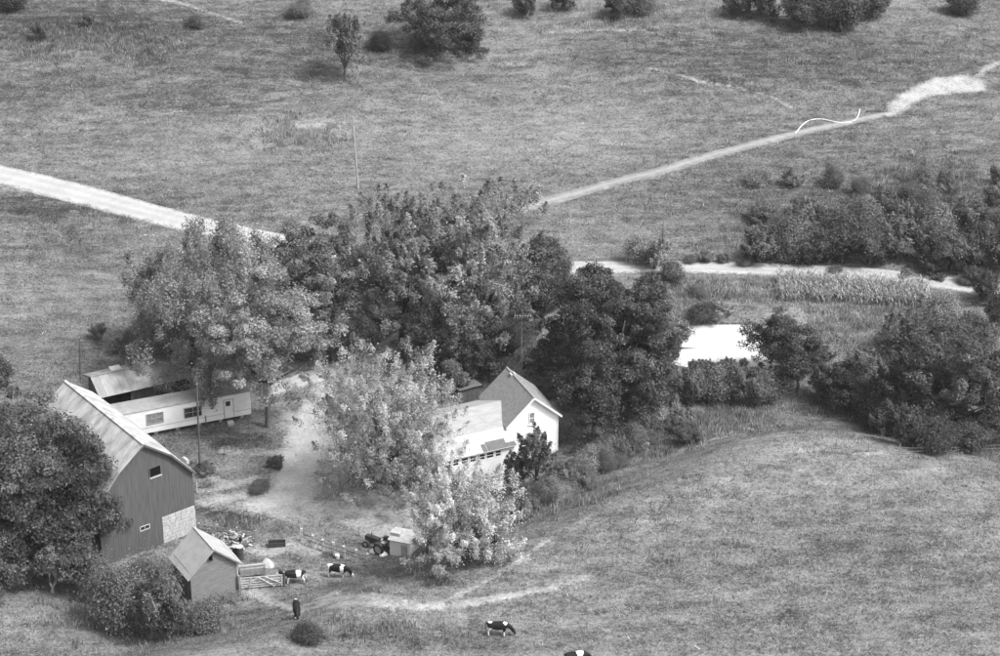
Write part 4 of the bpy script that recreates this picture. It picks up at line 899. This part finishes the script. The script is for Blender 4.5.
# brushy bank between house and hill
for i in range(46):
    t = rbsh.random(); q = rbsh.random(); u = 520+t*165+q*22-10; v = 520-t*92-q*34+8
    bush(u, v, rbsh.uniform(1.2, 2.6), rbsh.uniform(2.2, 3.8), rbsh.choice(('dull', 'dull', 'mid', 'light')), 'low brush on the bank between the farmhouse and the hill', 'brush on the bank')
bush(687, 444, 2.2, 3.6, 'dark', 'dark lone shrub at the top of the grassy bank')
ORD = 'first second third fourth fifth sixth seventh eighth ninth tenth eleventh twelfth thirteenth fourteenth fifteenth'.split()
# front left
for u, v, h, w, l in [(120, 628, 6.2, 7, 'big feathery bush at the bottom left, left half'), (165, 640, 5.8, 7.5, 'big feathery bush in front of the small shed'), (150, 600, 4.6, 6, 'feathery bush behind the two front bushes'), (98, 598, 4.2, 5, 'bush under the dark left-hand tree'), (205, 632, 3.0, 5, 'low bush right of the feathery bushes')]:
    bush(u, v, h, w, 'dull', l)
bush(213, 588, 1.3, 2.6, 'dark', 'weedy dark bush against the front of the small shed')
bush(307, 638, 1.6, 3.2, 'dark', 'small dark bush beside the fallen log')
bush(260, 490, .7, 2.8, 'mid', 'low dark bush at the left edge of the pale yard', 'bushes edging the yard'); bush(276, 466, 1.0, 2.6, 'dark', 'round dark bush beside the driveway shade'); bush(206, 472, 1.0, 2.6, 'mid', 'low bush at the foot of the pole by the barn')
bush(452, 500, 2.2, 3.0, 'dark', 'dark bush in the gap between the silvery trees'); bush(440, 548, 2.4, 3.6, 'mid', 'low bush beside the white pump house'); bush(478, 556, 3.0, 5, 'dark', 'dark bush under the silvery bush tree')
# far pasture
for u, v, h, w, kd, l in [(525, 14, 4, 5.5, 'dark', 'shrub right of the wide far tree'), (565, 10, 3.5, 5, 'dark', 'second shrub right of the wide far tree'), (618, 18, 4.2, 6, 'dark', 'round shrub at the top centre edge'), (642, 14, 3.5, 5, 'dull', 'smaller shrub touching the round one at the top edge'),
                          (735, 14, 4, 6, 'dark', 'leftmost shrub of the dark clump at the upper right'), (765, 18, 5, 7, 'dark', 'second shrub of the dark upper right clump'), (800, 26, 5.5, 8, 'dark', 'largest shrub of the dark upper right clump'), (842, 30, 6, 8, 'dark', 'front shrub of the dark upper right clump'), (875, 18, 4.5, 6, 'dark', 'right end shrub of the dark upper right clump'), (820, 6, 5, 7, 'dark', 'rear shrub of the dark upper right clump'),
                          (960, 12, 3.6, 5.5, 'dark', 'lone dark shrub near the top right corner'), (645, 6, 3, 5, 'dark', 'shrub cut by the top edge beyond the centre'), (42, 41, 2.8, 4, 'dull', 'small round bush in the upper left pasture'), (90, 26, 1.8, 3, 'dull', 'tiny bush above the upper left weeds'), (197, 27, 2, 3.5, 'dull', 'small bush near the upper left track'), (8, 10, 4, 7, 'dark', 'dark shrub in the top left corner'), (300, 16, 2.5, 5, 'dull', 'low shrub above the vase-shaped tree'), (380, 50, 2.4, 4, 'dark', 'shrub between the two far trees'), (470, 50, 2.6, 5, 'dark', 'shrub at the foot of the wide far tree')]:
    bush(u, v, h, w, kd, l)
for u, v, h, w, kd in [(640, 262, 3.2, 4, 'light'), (655, 270, 3.4, 4.5, 'light'), (672, 280, 2.2, 4, 'mid'), (700, 316, 1.5, 4, 'dark'), (722, 316, 1.3, 4, 'light'), (560, 275, 3, 4, 'mid'), (940, 330, 4, 5, 'light'), (985, 300, 3.5, 4.5, 'dark'), (1000, 325, 4.5, 5, 'dark'), (930, 276, 2, 4, 'dark'), (970, 284, 2, 4, 'dark'), (968, 352, 4.2, 5, 'dull'), (895, 348, 3.6, 5, 'light'), (700, 296, 1.2, 3, 'mid'), (820, 370, 2.5, 4.5, 'dull')]:
    bush(u, v, h, w, kd, 'scattered roadside shrub between the road and the pond', 'roadside shrubs')
for u, v, h, w in [(100, 338, 1.6, 3), (135, 345, 2.0, 3.6), (150, 335, 2.4, 4), (118, 352, 1.4, 3)]:
    bush(u, v, h, w, 'dull', 'weedy shrub in the pasture above the open-front shed', 'weedy shrubs above the shed')

# ------------------------------------------------------------------ grass, weeds, corn
FOOT = []
for (x, y, a, x0, x1, y0, y1) in ((BX, BY, BA, -BW, 0, 0, BL), (SX, SY, SA, -SW_, 0, 0, SL), (TX, TY, TA, -TL, 0, .3, TW), (LX, LY, LA, 0, LL, 0, LW), (HX, HY, HA, -HW-WL, 0, -2, HL)):
    c, s = math.cos(a), math.sin(a); FOOT.append([(x+c*p-s*q, y+s*p+c*q) for p, q in ((x0, y0), (x1, y0), (x1, y1), (x0, y1))])
ROADL = [(p.x, p.y) for p in ROADW]; DRL = [(p.x, p.y) for p in DRIVEW]; LNL = [(p.x, p.y) for p in LANEW]
def keep_mask(x, y):
    k = (pdist(x, y, ROADL) > 2.9+.5*fbm(x, y, 2, 2)) & (pdist(x, y, DRL) > 1.7) & (pdist(x, y, LNL) > 1.0) & (inpoly(x, y, POND) < -.4)
    for f in FOOT: k &= inpoly(x, y, f) < .05
    return k
def tufts(name, x, y, hh, ww, blades, leafk, label, cat, seed, tone=None, lean=.35, bw_=.11):
    r = np.random.RandomState(seed); n = len(x); z = hgt(x, y)-.03
    if tone is None: tone = np.ones(n)
    V = []; 
    for b in range(blades):
        a = r.rand(n)*6.283; ox = r.normal(size=n)*ww*.45; oy = r.normal(size=n)*ww*.45; h = hh*r.uniform(.55, 1.15, n); w = bw_*r.uniform(.6, 1.4, n)
        cx, cy = np.cos(a), np.sin(a); lx = r.normal(size=n)*lean*h; ly = r.normal(size=n)*lean*h
        V.append(np.stack([np.stack([x+ox-cx*w*.5, y+oy-cy*w*.5, z], 1), np.stack([x+ox+cx*w*.5, y+oy+cy*w*.5, z], 1), np.stack([x+ox+lx, y+oy+ly, z+h], 1)], 1))
    V = np.stack(V, 1).reshape(-1, 3)
    val = np.repeat(tone, blades*3)*np.repeat(r.uniform(.75, 1.25, n*blades), 3)
    me = npmesh(name, V, np.arange(len(V)).reshape(-1, 3), {'v': val}); me.materials.append(LEAF[leafk])
    return tag(link(name, me), label, cat, kind='stuff')
r = np.random.RandomState(21); n = 190000
y = 182+(385-182)*r.rand(n); half = 52+(y-182)*.22; x = r.uniform(-1, 1, n)*half
dm, tm = masks(x, y); pn = fbm(x, y, 5, 3); k = keep_mask(x, y) & (dm < .3+.2*r.rand(n)) & (r.rand(n) < .55+1.2*pn); x, y, tm, pn = x[k], y[k], tm[k], pn[k]
tufts('pasture_grass', x, y, .13+.3*np.clip(pn+.1, 0, .4)+.08*r.rand(len(x)), .34, 3, 'grass', 'short rough pasture grass covering the fields and hill', 'grass', 5, np.clip(1+.45*tm+.5*pn, .35, 1.8))
def zone(u0, u1, v0, v1, cnt, seed):
    r = np.random.RandomState(seed); X_, Y_ = [], []; a = P((u0+u1)/2, (v0+v1)/2); s_ = math.hypot(a.y, CAM_H)/FPX
    sx = (u1-u0)/2*s_; sy = abs(gp(0, v0)[1]-gp(0, v1)[1])/2; q = r.normal(size=(cnt, 2))*.55
    return a.x+q[:, 0]*sx, a.y+q[:, 1]*sy
ZON = [(0, 170, 28, 62, 1500), (262, 345, 118, 148, 700), (560, 720, 420, 470, 500), (685, 760, 308, 319, 260), (640, 800, 272, 320, 700), (800, 960, 290, 350, 1000), (690, 1000, 195, 262, 1600), (860, 1000, 160, 200, 700), (590, 780, 395, 432, 700),
       (60, 230, 585, 650, 600), (0, 260, 196, 236, 200), (200, 260, 518, 535, 120), (330, 440, 612, 645, 90), (420, 470, 560, 590, 100), (560, 720, 0, 40, 200), (700, 1000, 30, 80, 300), (520, 620, 470, 540, 400), (620, 800, 395, 450, 500)]
zx, zy = zip(*[zone(*z_[:4], z_[4], 50+i) for i, z_ in enumerate(ZON)]); zx, zy = np.concatenate(zx), np.concatenate(zy)
dm, tm = masks(zx, zy); k = keep_mask(zx, zy) & (dm < .4) & (fbm(zx, zy, 4, 3) > -.08); zx, zy, tm = zx[k], zy[k], tm[k]
rr_ = np.random.RandomState(3); tufts('tall_weeds', zx, zy, rr_.uniform(.3, .8, len(zx)), .8, 13, 'weed', 'tall dry weeds in patches along banks and pasture edges', 'weeds', 9, np.clip(.75+.4*tm+.35*rr_.normal(size=len(zx)), .25, 1.5), .2)
r = np.random.RandomState(91); n = 20000; y = 182+203*r.rand(n)**.9; x = r.uniform(-1, 1, n)*(52+(y-182)*.22); dm, tm = masks(x, y)
k = keep_mask(x, y) & (dm < .35) & (fbm(x, y, 7, 3)+.35*(r.rand(n)-.5)-.12*tm > .12); x, y, tm = x[k], y[k], tm[k]
tufts('dark_tussocks', x, y, r.uniform(.2, .5, len(x)), .5, 8, 'dark', 'small dark tussocks dotted through the pasture', 'grass', 31, r.uniform(.9, 1.9, len(x)), .5, .10)
n = 6000; y = 182+203*r.rand(n); x = r.uniform(-1, 1, n)*(52+(y-182)*.22); dm, tm = masks(x, y); k = keep_mask(x, y) & (fbm(x, y, 11, 3) > .02); x, y = x[k], y[k]
tufts('pale_flower_heads', x, y, r.uniform(.25, .55, len(x)), .2, 3, 'pale', 'tiny pale flower heads speckling the pasture', 'flowers', 32, r.uniform(.7, 1.6, len(x)), .5, .09)
# corn rows below the road
V = []; vals = []; rc_ = np.random.RandomState(8)
for row in range(7):
    for i in range(120):
        t = i/119; p = gp(778+t*150+rc_.uniform(-1.5, 1.5), 281+row*3.1+t*8+rc_.uniform(-.6, .6)); b = np.array([p[0], p[1], zt(p[0], p[1])-.05]); h = rc_.uniform(1.5, 2.3)
        if rc_.rand() < .12+.25*(row > 4): continue
        a = rc_.rand()*6.28; ux = np.array([math.cos(a), math.sin(a), 0]); tp = b+np.array([0, 0, h]); V += [b-ux*.04, b+ux*.04, tp]; vals += [1.0]*3
        for q in range(5):
            a = rc_.rand()*6.28; ux = np.array([math.cos(a), math.sin(a), 0]); sx = np.array([-ux[1], ux[0], 0])*.07; s_ = b+np.array([0, 0, h*(.25+.14*q)]); m_ = s_+ux*.38+np.array([0, 0, .28]); e_ = s_+ux*.75-np.array([0, 0, .1])
            V += [s_, m_-sx, m_+sx, m_+sx, m_-sx, e_]; vals += [rc_.uniform(.6, 1.2)]*6
me = npmesh('corn_patch', V, np.arange(len(V)).reshape(-1, 3), {'v': vals}); me.materials.append(LEAF['weed'])
tag(link('corn_patch', me), 'pale standing corn in short rows just below the gravel road', 'corn', kind='stuff')
# shrubs of one row are told apart by their order from the left
def order_labels(group, text, pick=None):
    q = sorted([o for o in COL.objects if o.get('group') == group and (pick is None or pick(o))], key=lambda o: o.location.x/math.hypot(o.location.y, CAM_H))
    for i, o in enumerate(q): o['label'] = ORD[i]+' from the left '+text
bpy.context.view_layer.update()
ysp = gp(850, 250)[1]
order_labels(GH, 'of the front shrubs along the road in the right thicket', lambda o: o.location.y < ysp)
order_labels(GH, 'of the rear shrubs in the thicket above the road', lambda o: o.location.y >= ysp)
order_labels('shrubs below the pond', 'of the grey shrubs on the bank below the pond')
order_labels('shrubs at the foot of the thicket', 'of the dark shrubs along the right-hand thicket foot')
order_labels('roadside shrubs', 'of the scattered shrubs between road and pond')
order_labels('weedy shrubs above the shed', 'of the weedy shrubs above the open-front shed')

# ------------------------------------------------------------------ thin summer haze over the valley
hz = MB().box(-6000, 6000, -6000, 6000, -30, CAM_H+60).build('haze', None)
hm = bpy.data.materials.new('summer_haze'); hm.use_nodes = True; hn = hm.node_tree; hn.nodes.clear()
ho_ = hn.nodes.new('ShaderNodeOutputMaterial'); hv = hn.nodes.new('ShaderNodeVolumePrincipled'); hv.inputs['Color'].default_value = (.9, .9, .9, 1); hv.inputs['Density'].default_value = .00008; hv.inputs['Anisotropy'].default_value = .2
hn.links.new(hv.outputs[0], ho_.inputs['Volume']); hz.data.materials.append(hm); hz.display_type = 'WIRE'; tag(hz, 'thin even summer haze over the whole farm', 'haze', kind='stuff')
